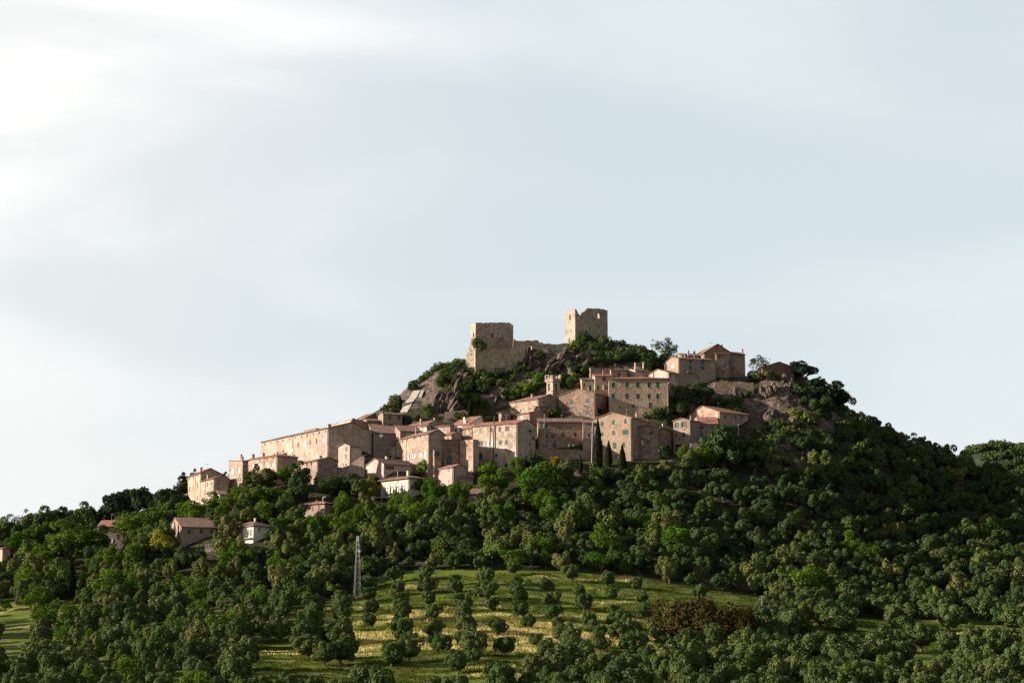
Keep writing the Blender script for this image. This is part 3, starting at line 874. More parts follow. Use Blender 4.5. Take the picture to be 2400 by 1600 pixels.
# --- third row
House('gabled_house', 'weathered house with a wide stone gable left of the tall grey balcony house', 'house', 1567, 915, 873, 1593, 1516, 867, a=40, roof='gu', mat='pink', peak=None, pitch=.32,
  wins=[('f',1571,880,3,10,'b'),('f',1586,882,3,8,'b'),('f',1571,904,3,12,'b'),('f',1577,905,3,12,'b'),('f',1586,890,3,7,'b')])
House('pale_house', 'pale plastered house with slim chimneys behind the long palace roof', 'house', 1489, 895, 868, 1527, 1464, 870, a=35, roof='gu', pitch=.3, mat='pink', rmat='roof', chim=[(1489,850,3,14,.2),(1508,850,3,8,.3),(1477,860,3,9,.1)])
House('pale_house', 'narrow house with one dark window above the left end of the palace', 'house', 1432, 905, 867, 1470, a=5, d=8, roof='gu', pitch=.2, mat='cream', wins=[('f',1451,878,6,9,'b')], chim=[(1450,861,3,5,.2)])
House('blank_walled_house', 'roofless looking blank grey wall house below the rocky summit', 'house', 1384, 900, 862, 1431, a=6, d=6, roof='flat', mat='grey', wins=[('f',1410,868,4,5,'h')])
House('shuttered_house', 'pale house with a single green window under a short red roof left of the palace', 'house', 1393.7, 935, 881, 1434, a=4, d=8, roof='gu', pitch=.25, mat='cream', rmat='redroof',
  wins=[('f',1416,886,8,9,'g'),('f',1421,908,9,10,'oW'),('f',1402,909,4,9,'g')], chim=[(1414,868,4,9,.2)])
House('shuttered_house', 'lowest pale house of the group stepping down left of the palace', 'house', 1363.5, 930, 889.5, 1394.5, a=3, d=8, roof='su', pitch=.2, mat='cream',
  wins=[('f',1367,903,3,7,'h'),('f',1383.5,908,6,10,'g'),('f',1375,891.5,3,3,'h')])
# --- palace
ww = []
for x, x2 in ((1438,1437),(1470,1470),(1495,1496),(1522,1522),(1542,1542)):
    ww.append(('f', x, 902, 7, 11, 'g')); ww.append(('f', x2, 928.5, 7, 11, 't'))
ww += [('f',1453.7,954,6,9,'d'),('f',1484,951.5,7,7,'b'),('f',1525,950,8,12,'b')]
House('palace', 'long three-storey palace with two rows of five shuttered windows under a low red roof', 'palace', 1426.7, 978, 888, 1566, a=-2, d=13, roof='hip', pitch=.2, mat='cream', rmat='redroof', wins=ww, chim=[(1532,870,3,8,.4),(1457,882,4,5,.3)], oh=.45)
# --- belfry and church row
H1 = House('stone_house', 'stone house with a low pitched gable right of the bell tower', 'house', 1395, 982, 921, 1427, 1309.8, 930, a=62, roof='gu', mat='stone2', pitch=.28,
  wins=[('l',1340.6,943,7,10,'g'),('l',1378,940,7,10,'t'),('l',1329,946,3,8,'b'),('l',1324,974,6,9,'g'),('l',1341,972,6,10,'g'),('l',1360,971,3,8,'g'),('l',1378,968,6,9,'t'),('f',1407,963,13,11,'h')])
House('church', 'long stone church with a lean-to roof rising towards the bell tower', 'church', 1262, 985, 934, 1282, 1136.6, 954.5, a=44, roof='gv', pitch=.35, mat='stone', rmat='roof', w=9,
  wins=[('l',1207,958,9,10,'h'),('l',1241,958,4,6,'t'),('l',1220,962,3,4,'h')])
House('stone_house', 'low stone house between the church and the bell tower foot', 'house', 1255, 985, 953, 1290, 1246, 950, a=20, d=7, roof='gu', pitch=.3, mat='stone2', rmat='roof', wins=[('f',1262,966,4,6,'h')])
House('stone_house', 'stone house with a ridged roof in front of the church', 'house', 1241, 1003, 967.5, 1286, 1189, 976, roof='gv', peak=(1266, 961.5), mat='stone', rmat='roof',
  wins=[('l',1202,979,5,8,'r'),('l',1222.7,978,4,8,'W')], chim=[(1252,956,3,7,.2)])
House('small_house', 'tiny gabled dormer house in front of the church wall', 'house', 1175, 990, 965, 1195, a=14, d=5, roof='gv', peak=(1186,959.5), mat='stone', wins=[('f',1180,974,3,5,'b')])
House('white_house', 'white house with a bright red roof below the cypress', 'house', 1100, 1022, 993, 1137, 1058, 996, a=48, roof='gv', mat='bright', rmat='redroof', peak=(1128,971), h2=2.6,
  wins=[('l',1068,1008,5,7,'b'),('l',1080,1006,4,8,'b'),('f',1127,981,4,7,'d'),('f',1134,981,4,7,'d')], chim=[(1072,983,5,5,.3),(1089,978,4,5,.5)])
House('low_house', 'pale stone house just left of the white house', 'house', 1055, 1040, 997, 1064, 1030, 999, a=50, d=6, roof='gv', pitch=.3, mat='stone', wins=[('l',1042,1006,5,8,'r')])
# --- upper left rows
House('corner_house', 'grey house with blue-green shutters under the pale rock slope on the skyline', 'house', 898, 1008, 970, 943, 886, 971.5, a=20, roof='gu', pitch=.3, mat='grey', rmat='roof',
  wins=[('f',914,980,6,9,'t'),('f',936,979.5,6,9,'t'),('f',914,998,6,9,'t')], chim=[(893,962,3,5,.3)])
House('gabled_house', 'brown gabled house on the skyline above the long palace', 'house', 850, 1012, 982, 888, 831, 985, roof='gv', peak=(877.6, 968.5), mat='stone2', pitch=.35)
House('low_house', 'low house carrying a white dish in front of the skyline gable', 'house', 860, 1020, 985.5, 898, 848, 983, a=18, d=7, roof='gu', pitch=.25, mat='stone2', dish=[('f',872,996,8)],
  wins=[('f',888,998,5,8,'d'),('f',894,999,3,7,'W')])
House('ochre_house', 'ochre gabled house joined to the dark end of the long palace', 'house', 822, 1035, 990, 868, a=16, d=10, roof='gv', peak=(822.8,982), h2=1.0, mat='stone', rmat='roof', rk=.2,
  wins=[('f',830,1004.5,6,8,'t')], balc=[('f',824,838,1012,5)])
House('tiled_house', 'low stone house with a long tiled roof behind the small white gable', 'house', 804, 1052, 1023, 874, a=12, d=7, roof='su', pitch=.42, mat='stone', dish=[('f',831,1026,7)],
  wins=[('f',817,1024,3,4,'h'),('f',829,1036,4,4,'h'),('f',858,1028,5,8,'d')])
House('tiled_house', 'tiled house with a grey roof right of the low dish house', 'house', 876, 1040, 1014, 930, a=14, d=8, roof='su', pitch=.4, mat='grey', dish=[('f',893,1021,9)], wins=[('f',905,1022,5,6,'d')])
House('tiled_house', 'broad house with a ridged tile roof under the rock slope', 'house', 1005, 1025, 992, 1052, 934, 1003, roof='gv', peak=(1021,984), mat='stone', rmat='roof', chim=[(983,981,4,7,.3),(1019,979,4,12,.2)],
  wins=[('l',960,1008,4,5,'h'),('l',975,1007,4,5,'h')])
House('attic_house', 'small attic storey with white window between tiled roofs', 'house', 1000, 1030, 998, 1010, 984, 1001, a=40, roof='gv', pitch=.3, mat='white', rmat='roof', wins=[('l',991,1006,3,7,'r'),('f',1005,1004,4,6,'d')])
House('tiled_house', 'narrow dark roofed house with a turquoise blind behind the lit tenements', 'house', 938, 1042, 1010, 984, a=18, d=6, roof='su', pitch=.35, mat='grey', wins=[('f',958,1017,9,6,'p'),('f',974,1017,4,5,'b')])
# --- lit tenements
House('tenement', 'sunlit stone tenement with white blinds, leftmost of the three joined tenements', 'house', 907, 1086, 1027, 926, 851.5, 1042.8, Y=519.5, roof='gv', pitch=.3, mat='stone', wins=
  [('l',858,1066,3,12,'W'),('l',869,1065,6,11,'b'),('l',878.5,1062,4,11,'W'),('l',888.6,1061,4,11,'W'),('l',902,1058.5,4,11,'W'),('l',877,1050,3,5,'W'),('l',890,1047,3,5,'r'),('l',902,1044,3,5,'r')], h2=1.6)
House('tenement', 'narrow tenement with pale green shutters and a white balcony between two stone tenements', 'house', 927, 1088, 1036, 934, 907, 1044, Y=515.8, a=31, roof='gv', h2=1.2, mat='render', wins=
  [('l',921,1049,3,9,'p'),('l',913,1056,5,9,'p'),('l',922,1085,3,9,'p')], balc=[('l',908,920,1068,5)])
House('tenement', 'tall sunlit stone tenement with a dark gable end beside the arch', 'house', 1005, 1108, 1015.5, 1042, 926, 1031, roof='gv', peak=(1026.8, 1006), mat='stone', rmat='roof', wins=
  [('l',933,1037,3,7,'d'),('l',944,1035,3,7,'d'),('l',955,1047.7,4,7,'p'),('l',960,1070,3,9,'oW'),('l',970.5,1068,3,9,'oW'),('l',985.7,1066.5,4,9,'W'),('l',996,1065,4,10,'W'),('l',933,1059,5,11,'p'),('l',931,1082,4,9,'p'),('l',942,1081,4,10,'p'),
   ('l',954,1027,2,4,'h'),('l',972,1024,2,4,'h'),('l',986,1021,2,4,'h')], chim=[(948,1014,3,12,.9,'p')], balc=[('l',927,938,1070,4)])
House('stone_annex', 'low stone annex with an open terrace against the tall tenement', 'house', 1018, 1110, 1055, 1034, 1007, 1056, a=35, roof='flat', mat='stone', wins=[('l',1012,1064,4,10,'W'),('f',1026,1062,9,9,'h')])
House('arched_house', 'recessed stone house with a dark archway at its foot', 'house', 1041, 1100, 1030, 1079, a=8, d=9, roof='flat', mat='stone2', rmat='roof', wins=[('f',1052,1080,12,24,'ad')])
House('stone_house', 'plain sunlit wall house left of the big tower-like tenement', 'house', 1058, 1055, 1018, 1082, 1041, 1026, a=48, roof='gv', h2=.8, mat='stone')
# --- big block
House('tower_tenement', 'tall square tenement with green shutters and a leaning drainpipe, largest block in the middle', 'house', 1212.5, 1108, 991, 1254.5, 1108, 999, roof='gv', peak=(1234, 983), mat='render', rmat='redroof', amax=56, wins=
  [('l',1126.4,1009,5,11,'r'),('l',1152,1007,6,11,'b'),('l',1171.4,1005,6,11,'b'),('l',1189,1004,10,11,'b'),('l',1126,1038.8,5,10,'og'),('l',1149,1038.8,5,9,'oW'),('l',1173,1037,6,9,'g'),('l',1186.6,1036.5,7,10,'g'),
   ('l',1126,1069,6,16,'g'),('l',1163,1067,6,7,'g'),('l',1193,1061,3,9,'r'),('f',1243,1010.5,7,8,'b'),('f',1242,1040,3,5,'h'),('f',1242,1058,3,6,'r'),('l',1186,1090,6,7,'h'),('l',1124,1095,3,5,'h')],
  dish=[('f',1251,1026,9,'teal'),('l',1171,1012,4)])
House('terrace_house', 'lower stone block with a roof terrace against the left of the big tenement', 'house', 1109, 1110, 1030, 1122, 1077, 1033, a=50, roof='flat', mat='render', rmat='roof', wins=[('l',1104,1105,2,3,'h')], dish=[('l',1103,1105,7)])
House('corner_house', 'slim cream corner bay left of the big tenement top floor', 'house', 1106, 1050, 1001, 1114, 1082, 1004, a=50, roof='gv', h2=.7, mat='stone', rmat='redroof', wins=[('l',1095,1012,4,9,'p')])
# --- long wall and cream front
ww = [('f',1268,998,5,9,'oW'),('f',1280.5,998,5,9,'g'),('f',1281.7,1023,5,9,'g'),('f',1296.4,1022.6,6,10,'b'),('f',1320,1019,6,10,'b'),('f',1348,1018,6,10,'b'),('f',1320,995,6,9,'r'),('f',1349,992,6,9,'r'),
      ('f',1300,1044,8,11,'t'),('f',1338,1046,6,9,'oW'),('f',1359,1045,5,11,'b'),('f',1277,1045,8,6,'h')]
House('row_house', 'long stone row house with brown shutters between the big tenement and the cream front', 'house', 1261.5, 1056, 988.5, 1366, a=1, d=10, roof='gu', pitch=.3, mat='stone2', rmat='roof', wins=ww, chim=[(1276,985,3,10,.1,'p')])
House('row_house', 'narrow stone end house with a lower roof left of the two white poles', 'house', 1366.5, 1060, 991, 1388, a=0, d=9, roof='gu', pitch=.3, mat='stone', wins=[('f',1380.5,1021,4,9,'b')])
House('cream_house', 'tall cream house with green shutters behind the big cypress', 'house', 1481, 1082, 978, 1524, 1388, 984, a=64, amax=66, roof='gu', mat='cream', rmat='redroof', peak=None, pitch=.28, wins=
  [('l',1395,994.5,5,8,'g'),('l',1411,993.5,6,9,'g'),('l',1438,989.8,5,10,'g'),('l',1466,987.5,5,9,'g'),('l',1412,1017,4,8,'g'),('l',1438,1014,5,9,'b'),('l',1466,1013,12,11,'g'),('l',1441,1044,7,13,'g'),('l',1462,1042,5,11,'g'),('f',1518,993,5,7,'b')],
  chim=[(1491,966,4,5,.2)])
House('stone_house', 'stone house with small windows and a dish, right of the tall cream house', 'house', 1546, 1078, 1002, 1573, 1482, 1005.5, a=60, roof='gu', mat='stone', rmat='redroof', pitch=.25, wins=
  [('l',1490,1016,7,10,'t'),('l',1506,1014,6,10,'r'),('l',1527,1014,6,10,'b'),('l',1484.5,1039.6,8,9,'g'),('l',1506,1037,3,8,'W'),('l',1518,1036,6,8,'b')], chim=[(1553,993,3,14,.2,'p')], dish=[('l',1543,1056,7)])
# --- right houses
House('farmhouse', 'stone gabled house with a red roof standing alone below the right cliff', 'house', 1686, 1018, 965, 1755, 1608.5, 970, a=38, amax=62, roof='gu', mat='stone', rmat='redroof', pitch=.34, wins=
  [('f',1699,976,5,10,'t'),('f',1724,978,4,9,'t'),('f',1739,978,5,9,'t'),('f',1699,999,6,10,'t'),('f',1719,1001,5,10,'t'),('l',1637,977,3,8,'b')], chim=[(1613,964,4,7,.1)])
House('farmhouse_wing', 'low wing with a red roof and small balcony between two houses below the right cliff', 'house', 1637, 1045, 993, 1682, a=-4, d=7, roof='su', pitch=.36, mat='grey', rmat='redroof', wins=
  [('f',1642,1002,6,9,'b'),('f',1641,1024,5,14,'t'),('f',1669,1001,4,9,'b')], balc=[('f',1637,1648,1009,6)])
House('narrow_house', 'narrow two-storey grey house with open green shutters and a garage below it', 'house', 1617, 1066, 984, 1640, 1578, 987.5, a=55, roof='gu', mat='grey', rmat='redroof', pitch=.25, wins=
  [('l',1585.5,996.6,4,12,'og'),('l',1602,995,6,12,'og'),('l',1585,1020,3,11,'g'),('l',1602,1019,6,12,'g'),('l',1589,1052,12,20,'h')], dish=[('l',1597,1004,4)], chim=[(1640,978,3,6,.5)])
# --- lower left rows
pal = []
for x, y, h, kd in ((643,1065,6,'h'),(651,1062,13,'r'),(664,1059,13,'b'),(683,1055,11,'W'),(699,1042,15,'b'),(714,1039,13,'W'),(727,1037,13,'b'),(742,1034,13,'a'),(759,1031,13,'W'),
                    (665,1071,11,'r'),(690,1067,6,'h'),(714,1065,13,'r'),(727,1062,10,'r'),(742,1069,10,'W'),(758,1060,12,'r')):
    pal.append(('l', x, y, 4, h * .8, kd))
for i in range(11): pal.append(('l', 621 + i * 14.2, 1040 - i * 3.0 + 1, 2.5, 4, 'h'))
House('long_palace', 'long sunlit palace with streaked plaster and a dark gable end on the left skyline', 'palace', 769.6, 1085, 1003, 872, 612.7, 1036, roof='gv', peak=(822, 990), mat='render', rmat='roof', wins=pal,
  chim=[(771,994,9,8,.1),(712,1004,5,8,.2)], balc=[('l',658,672,1064,4)])
House('attic_house', 'low sunlit attic block on top of the long palace ridge', 'house', 822, 1030, 984, 835, 778, 990, a=30, roof='flat', mat='render')
House('attic_house', 'small dark attic rising from the long palace roof', 'house', 741, 1035, 1004, 745, 712, 1003, a=35, d=None, roof='flat', mat='stone2', w=3)
House('narrow_white_house', 'narrow white gabled house in the shade of the long palace', 'house', 820, 1098, 1044, 848, 793, 1046, a=58, roof='gu', mat='white', rmat='roof', pitch=.35, wins=
  [('l',812,1048,5,9,'r'),('l',811,1069,4,9,'r'),('l',805,1089,2,3,'h'),('l',811,1088,3,3,'h')])
House('barn', 'stone barn with a windowless gable in front of the long palace', 'house', 745, 1135, 1078, 791, 676, 1091, roof='gv', peak=(771,1071), mat='stone', wins=[('l',719,1087,3,6,'h'),('l',730,1084,3,6,'h'),('l',690,1096,4,5,'h')])
House('town_house', 'stone town house with white shutters and a hipped roof above the green trees', 'house', 650, 1120, 1068.5, 698, 571, 1080, roof='hip', mat='stone', rmat='roof', wins=
  [('l',580,1098,4,8,'b'),('l',594,1093,4,10,'W'),('l',610,1092,4,11,'W'),('l',628,1090,4,11,'W'),('l',641,1088,4,11,'W'),('l',610,1080,3,3,'h'),('l',627,1077,3,3,'h'),('l',641,1074,3,3,'h')],
  chim=[(650,1061,5,6,.4),(617,1061,6,9,.9),(593,1064,6,9,.95)])
House('arcade_house', 'tall narrow house with white shutters and two tall arches at its foot', 'house', 568.8, 1160, 1080, 582, 536.6, 1087, roof='su', h2=.9, mat='stone', wins=
  [('l',545,1104,5,12,'W'),('l',560,1102,5,12,'W'),('l',543.5,1127,4,10,'b'),('l',548,1127,4,10,'b'),('l',559,1123.5,4,9,'b'),('l',564,1123,3,9,'b'),('l',545,1151,4,8,'b'),('l',560,1149,5,21,'ad'),('l',567,1148,5,22,'ad')],
  chim=[(571,1070,4,6,.3),(587,1066,4,5,.4)])
House('mill_house', 'tall sunlit gabled house at the left end of the village', 'house', 471, 1178, 1107, 516, 439, 1118, roof='gv', peak=(493,1097), mat='render', rmat='roof', wins=
  [('l',444,1122,3,4,'h'),('l',453.5,1119,3,4,'h'),('l',464,1115,3,4,'h'),('l',444,1146,3,12,'b'),('l',452.5,1144,3,9,'b'),('l',463,1138,3,12,'b'),('l',444,1171,3,9,'b'),('l',463,1167,3,10,'b')])
House('mill_wing', 'lower wing with a dark gable end joined to the leftmost tall house', 'house', 501.8, 1180, 1120, 536, 470.5, 1128, roof='gv', peak=(523,1112.5), mat='render', rmat='roof', wins=
  [('l',475,1136,2,5,'r'),('l',486,1135,4,9,'b'),('l',496,1133,3,7,'b'),('l',489,1160,3,6,'b'),('l',475,1169,3,8,'b')])
House('lean_to', 'small stone lean-to with a pale wall at the foot of the leftmost wing', 'shed', 515, 1184, 1158, 533, a=20, d=4, roof='su', mat='white', pitch=.3)
# --- pink house, arcade house, low pink house
House('loggia_house', 'pink rough-plastered house with an open loggia under its tile roof', 'house', 899.4, 1118, 1086, 966, 857.6, 1093, a=40, amax=55, roof='gu', mat='pink', rmat='roof', pitch=.4, wins=
  [('f',911,1095,18,8,'h'),('f',948,1093,3,4,'W'),('f',955,1094,3,4,'W'),('f',961,1095,3,4,'W')])
House('garden_house', 'cream house with four white arched windows and a hipped roof above the garden terrace', 'house', 958.7, 1168, 1120, 994, 892, 1127.5, amax=55, roof='hip', pitch=.36, mat='garden', rmat='roof', oh=.8, wins=
  [('l',905,1147.5,8.5,25,'aw'),('l',918,1146,8.5,25,'aw'),('l',931.3,1144.5,8.5,25,'aw'),('l',944.7,1143,8.5,25,'aw'),('f',967,1141,6,9,'t')], chim=[(957,1103,6,14,.35)])
House('pink_house', 'low pink house with small windows below the archway', 'house', 1062.5, 1138, 1094, 1094, 1009, 1101, amax=52, roof='gv', pitch=.4, mat='pink', rmat='redroof', wins=
  [('l',1016,1106.6,6,7,'r'),('l',1032,1104.5,4,7,'r'),('l',1052,1102,5,7,'r'),('l',1052,1128,4,6,'r')])
House('shed', 'low garden shed with a blue door under the big tenement', 'shed', 1077, 1138, 1118, 1109, a=10, d=4, roof='su', mat='stone2', rmat='roof', pitch=.4, wins=[('f',1102,1126,5,8,'u')])
House('garden_shed', 'small pale shed with brown doors among the terraced gardens', 'shed', 1100, 1180, 1158, 1133, a=-6, d=4, roof='su', mat='white', rmat='roof', pitch=.4, wins=[('f',1121,1168,5,15,'b'),('f',1128,1168,4,13,'b')])
# --- lower houses
House('villa', 'white villa with a hipped tile roof above the grey-green wood', 'house', 594, 1272, 1232, 637, 546, 1236, a=48, roof='hip', pitch=.42, mat='bright', rmat='roof', oh=.6, wins=
  [('l',554,1246,4,9,'r'),('l',566,1248,5,9,'r'),('f',608,1240,4,8,'r'),('l',582,1247,3,12,'b'),('l',588,1247,4,12,'b')], balc=[('l',568,592,1261,5)], chim=[(598,1214,3,7,.5)])
House('small_house', 'low stone house with a red hipped roof and a dish on a mast', 'house', 760.7, 1212, 1179.5, 780, 706, 1184, a=54, roof='hip', pitch=.42, mat='cream', rmat='redroof', oh=.6, wins=
  [('l',717.5,1193,6,12,'b'),('l',733,1192,4,11,'b'),('l',748,1191,5,12,'b')], chim=[(742,1170,3,8,.6),(761,1165,2,14,.4,'p')], dish=[('f',761,1164,6)])
House('cottage', 'long plain cottage with three green shutters below the village', 'house', 425.9, 1282, 1234, 507, 395, 1240, a=22, roof='gu', pitch=.34, mat='grey', rmat='roof', wins=
  [('f',443.8,1246,6,10,'g'),('f',471.5,1245,6,10,'g'),('f',495,1244.5,6,10,'g'),('l',402,1248,4,10,'r'),('l',415.6,1247,4,10,'r')], chim=[(428,1222,3,10,.4),(437,1218,4,10,.5),(499,1222,4,5,.5)])
House('roadside_house', 'brown and cream house with white ground floor windows half hidden by trees on the left', 'house', 229, 1290, 1233, 290, a=-3, d=9, roof='gu', pitch=.4, mat='grey', rmat='redroof', wins=
  [('f',236,1246,11,11,'b'),('f',258,1242,7,8,'t'),('f',278,1242,7,8,'t'),('f',236,1266,11,10,'oW'),('f',258,1266,6,8,'oW'),('f',278,1258,6,12,'b')])
House('small_house', 'pink house cut by the left edge of the picture', 'house', 6, 1316, 1285, 24, -30, 1283, a=40, roof='gv', pitch=.3, mat='pink', rmat='redroof', wins=[('f',14,1300,3,8,'d')])
House('hut', 'tiny stone hut almost buried in the trees on the left', 'hut', 300, 1370, 1355, 314, 295, 1355, a=30, d=3, roof='gv', pitch=.3, mat='pink', rmat='roof')

# --- bell tower
def bell_tower():
    dx, _ = ray(1296, 950); _, Y, _ = hit(1296, 968)
    k = PX(Y); P = np.array([dx * Y, Y]); a = R(42)
    z0 = gz(*P) - 2
    root = empty('bell_tower', (P[0], P[1], z0), a)
    tag(root, 'slender stone bell tower with arched openings and a ragged crown of battlements', 'bell tower')
    w = 22 * k; ztop = ray(1296, 893)[1] * Y - z0
    H = House.__new__(House); H.zb = -3; H.mat = M['castle']; H.w = w; H.d = w; H.P = P; H.z0 = z0; H.u = np.array([math.cos(a), math.sin(a)]); H.v = np.array([-math.sin(a), math.cos(a)]); H.ze = ztop; H.root = root; H.t = .5
    holes = {'f': [], 'l': []}
    H.window(holes, 'l', 1287, 907, 4.2, 17, 'ad', 'belfry_opening'); H.window(holes, 'f', 1303.5, 907, 4.2, 17, 'ad', 'belfry_opening')
    mb = MB()
    pr = [(0, ztop), (w, ztop)]
    H.panel(mb, 'x', 0, w, 0, .5, pr, holes['f']); H.panel(mb, 'y', .5, w - .5, 0, .5, pr, holes['l'])
    H.panel(mb, 'y', .5, w - .5, w - .5, w, pr, []); H.panel(mb, 'x', 0, w, w - .5, w, pr, [])
    mb.build('wall', H.mat, root)
    zb = ray(1296, 921)[1] * Y - z0
    c = MB(); c.box(-.12, w + .12, -.12, w + .12, zb - .12, zb + .1)
    c.build('string_course', M['castle'], root)
    c = MB(); e = .35; zc = ztop
    c.box(-e, w + e, -e, w + e, zc + .003, zc + .45)
    r_ = random.Random(5)
    n = 6; q = (w + 2 * e) / n
    for i in range(n):
        hh = r_.choice([.45, .8, 1.3, .6, 1.6])
        x = -e + i * q
        for (x0, x1, y0, y1) in ((x, x + q * .8, -e, -e + .4), (-e, -e + .4, x, x + q * .8), (x, x + q * .8, w + e - .4, w + e), (w + e - .4, w + e, x, x + q * .8)):
            h2 = hh * r_.uniform(.6, 1.1)
            c.box(x0 + .01, x1, y0 + .01, y1, zc + .453, zc + .45 + h2)
    c.build('battlement', M['castle'], root)
bell_tower()

# --- castle tower (right): open, roofless, with a broken front
def ruin(name, label, xl, yl, xc, yc_, xr, yb, a, front, left, back=None, right=None, fholes=(), lholes=(), t=1.3, mat='castle', dback=None, down=4, var=0):
    _, Y, _ = hit(xc, yb)
    dx, _ = ray(xc, yc_); P = np.array([dx * Y, Y]); z0 = gz(*P); a = R(a)
    H = House.__new__(House); H.P = P; H.z0 = z0; H.u = np.array([math.cos(a), math.sin(a)]); H.v = np.array([-math.sin(a), math.cos(a)])
    rx = ray(xr, yc_)[0]; H.w = float((rx * P[1] - P[0]) / (H.u[0] - rx * H.u[1]))
    lx = ray(xl, yc_)[0]; H.d = float((lx * P[1] - P[0]) / (H.v[0] - lx * H.v[1]))
    print('RUIN', label[:30], H.w, H.d, Y)
    root = empty(name, (P[0], P[1], z0), a); tag(root, label, 'castle ruin')
    cs = [P, P + H.u * H.w, P + H.v * H.d, P + H.u * H.w + H.v * H.d]
    H.zb = min(gz(*c) for c in cs) - z0 - down
    def prof(face, pts, L):
        q = [H.loc(face, *p) for p in pts]; q = sorted(q)
        r_ = random.Random(3); n = int(L / .45); xs = [p[0] for p in q]; zs = [p[1] for p in q]
        return [(L * i / n, float(np.interp(L * i / n, xs, zs)) + (r_.random() - .5) * .28) for i in range(n + 1)]
    fp = prof('f', front, H.w); lp = prof('l', left, H.d)
    def hl(face, hs):
        o = []
        for px, py, wp, hp in hs:
            c, z = H.loc(face, px, py); k = PX(Y); ca = abs((H.u if face == 'f' else H.v)[0])
            o.append((c - wp * k / 2 / ca, c + wp * k / 2 / ca, z - hp * k / 2, z + hp * k / 2))
        return o
    mb = MB(); H.panel(mb, 'x', 0, H.w, 0, t, fp, hl('f', fholes)); mb.build('front_wall', VAR[M[mat].name][var], root)
    mb = MB(); H.panel(mb, 'y', t, H.d, 0, t, lp, hl('l', lholes)); mb.build('side_wall', M[mat], root)
    bt = min(p[1] for p in fp) * .3 + fp[-1][1] * .7
    bp = back(H, fp) if back else [(0, lp[-1][1] - .5), (H.w, fp[-1][1] - .8)]
    mb = MB(); H.panel(mb, 'x', t, H.w - t, H.d - t, H.d, bp, []); mb.build('back_wall', M[mat], root)
    rp = right(H, fp) if right else [(0, fp[-1][1]), (H.d, fp[-1][1] - .6)]
    mb = MB(); H.panel(mb, 'y', t, H.d, H.w - t, H.w, rp, []); mb.build('side_wall', M[mat], root)
    return H
ruin('castle_tower', 'tall square castle tower with a notch broken out of its top edge', 1325.3, 729, 1347.8, 724, 1424, 812, 30,
     [(1347.8,723.5),(1351,725),(1354,731),(1358,738.5),(1364.5,739),(1368,732),(1372,726),(1376,722.5),(1402,723),(1414,724.5),(1424,727)],
     [(1325.3,729.5),(1336,726),(1347.8,723.5)], fholes=[(1404.5,739.5,7.5,14),(1364.6,761.5,2,2.5)], lholes=[(1336,744,3,12),(1338.5,775,1.5,7),(1334,797,2.5,11)],
     back=lambda H, fp: [(0, fp[0][1] - 4.0), (H.w * .55, fp[0][1] - 3.6), (H.w * .62, fp[0][1] - 3.0), (H.w, fp[0][1] - 1.0)])
ruin('castle_keep', 'broad ruined castle keep at the left end of the summit', 1103.6, 759, 1114.8, 756, 1203, 832, 16,
     [(1114.8,755.8),(1140,756),(1180,755.5),(1197,756.5),(1199,759),(1203.8,762.5)], [(1103.6,760),(1108,757.5),(1114.8,755.8)],
     fholes=[(1153.5,786,5,10),(1140,775,2,2),(1128,771,1.5,2),(1185,772,2,2),(1122,764,1.5,1.5),(1147,763,1.5,1.5),(1167,769,2,2),(1175,761,1.5,1.5),(1132,789,2,2)], lholes=[(1110,786,3,13)], var=0)
M['castle_pale'] = VAR['castle_stone'][1]
# battered base of the keep, lower curtain walls
def prism_wall(name, label, cat, Y, front, batter=0.0, t=2.0, mat='castle', slopeY=0.0, parent=None):
    """a wall seen square on: outline points (px, py) at distance Y (Y grows to the right by slopeY per pixel)"""
    mb = MB(); x0 = front[0][0]
    f_, b_ = [], []
    for px, py in front:
        yy = Y + slopeY * (px - x0) ; dx, dz = ray(px, py)
        f_.append((dx * yy, yy, dz * yy)); b_.append((dx * yy, yy + t, dz * yy))
    c = Vector(f_[0])
    f2 = [tuple(Vector(p) - c) for p in f_]; b2 = [tuple(Vector(p) - c) for p in b_]
    mb.poly(f2); mb.poly(b2[::-1])
    n = len(f2)
    for i in range(n):
        j = (i + 1) % n; mb.poly([f2[j], f2[i], b2[i], b2[j]])
    o = mb.build(name, M[mat], parent); o.location = c
    if parent is None: tag(o, label, cat)
    return o
Yk = hit(1150, 850)[1]
stone_wall('curtain_wall', 'high curtain wall of pale stone below the castle keep', 'castle wall', [(1114,820),(1126,818),(1160,816.5),(1200,814),(1225,811.5),(1237,811)], (842, 842), 'castle_pale', t=1.6, Y=Yk-5.5, Y2=Yk-2.0, down=4, holes=[(1161,825,1.8,3)], jag=.25)
stone_wall('retaining_wall', 'sloping buttress wall at the left foot of the castle keep', 'castle wall', [(1091,838),(1095,826),(1101,812),(1104,797),(1106,790),(1115,789),(1115.5,820)], 850, 'castle', t=5.5, Y=Yk-1.2, Y2=Yk-3.4, down=2, holes=[(1104,831,2,8),(1099,838,2,5)])
stone_wall('ruined_wall', 'dark ruined wall stump on the skyline right of the castle keep', 'castle wall', [(1203,795),(1209,797),(1227,799),(1231,797),(1250,798),(1258,797),(1268,798.5),(1268.5,812)], 812, 'stone2', t=1.5, Y=Yk+6, Y2=Yk+6.5, jag=.35, down=4)
stone_wall('curtain_wall', 'shorter stepped curtain wall in the middle of the summit', 'castle wall', [(1247.5,811),(1262,808),(1275,805.5),(1289,804.5)], 845, 'castle', t=1.4, Y=Yk+1.0, Y2=Yk+2.6, jag=.2, down=4)
stone_wall('curtain_wall', 'low curtain wall running to the foot of the tall castle tower', 'castle wall', [(1289.5,805),(1300,806.5),(1312,808.5),(1326,811)], 830, 'castle', t=1.2, Y=Yk+2.7, Y2=Yk+5, jag=.2, down=4)
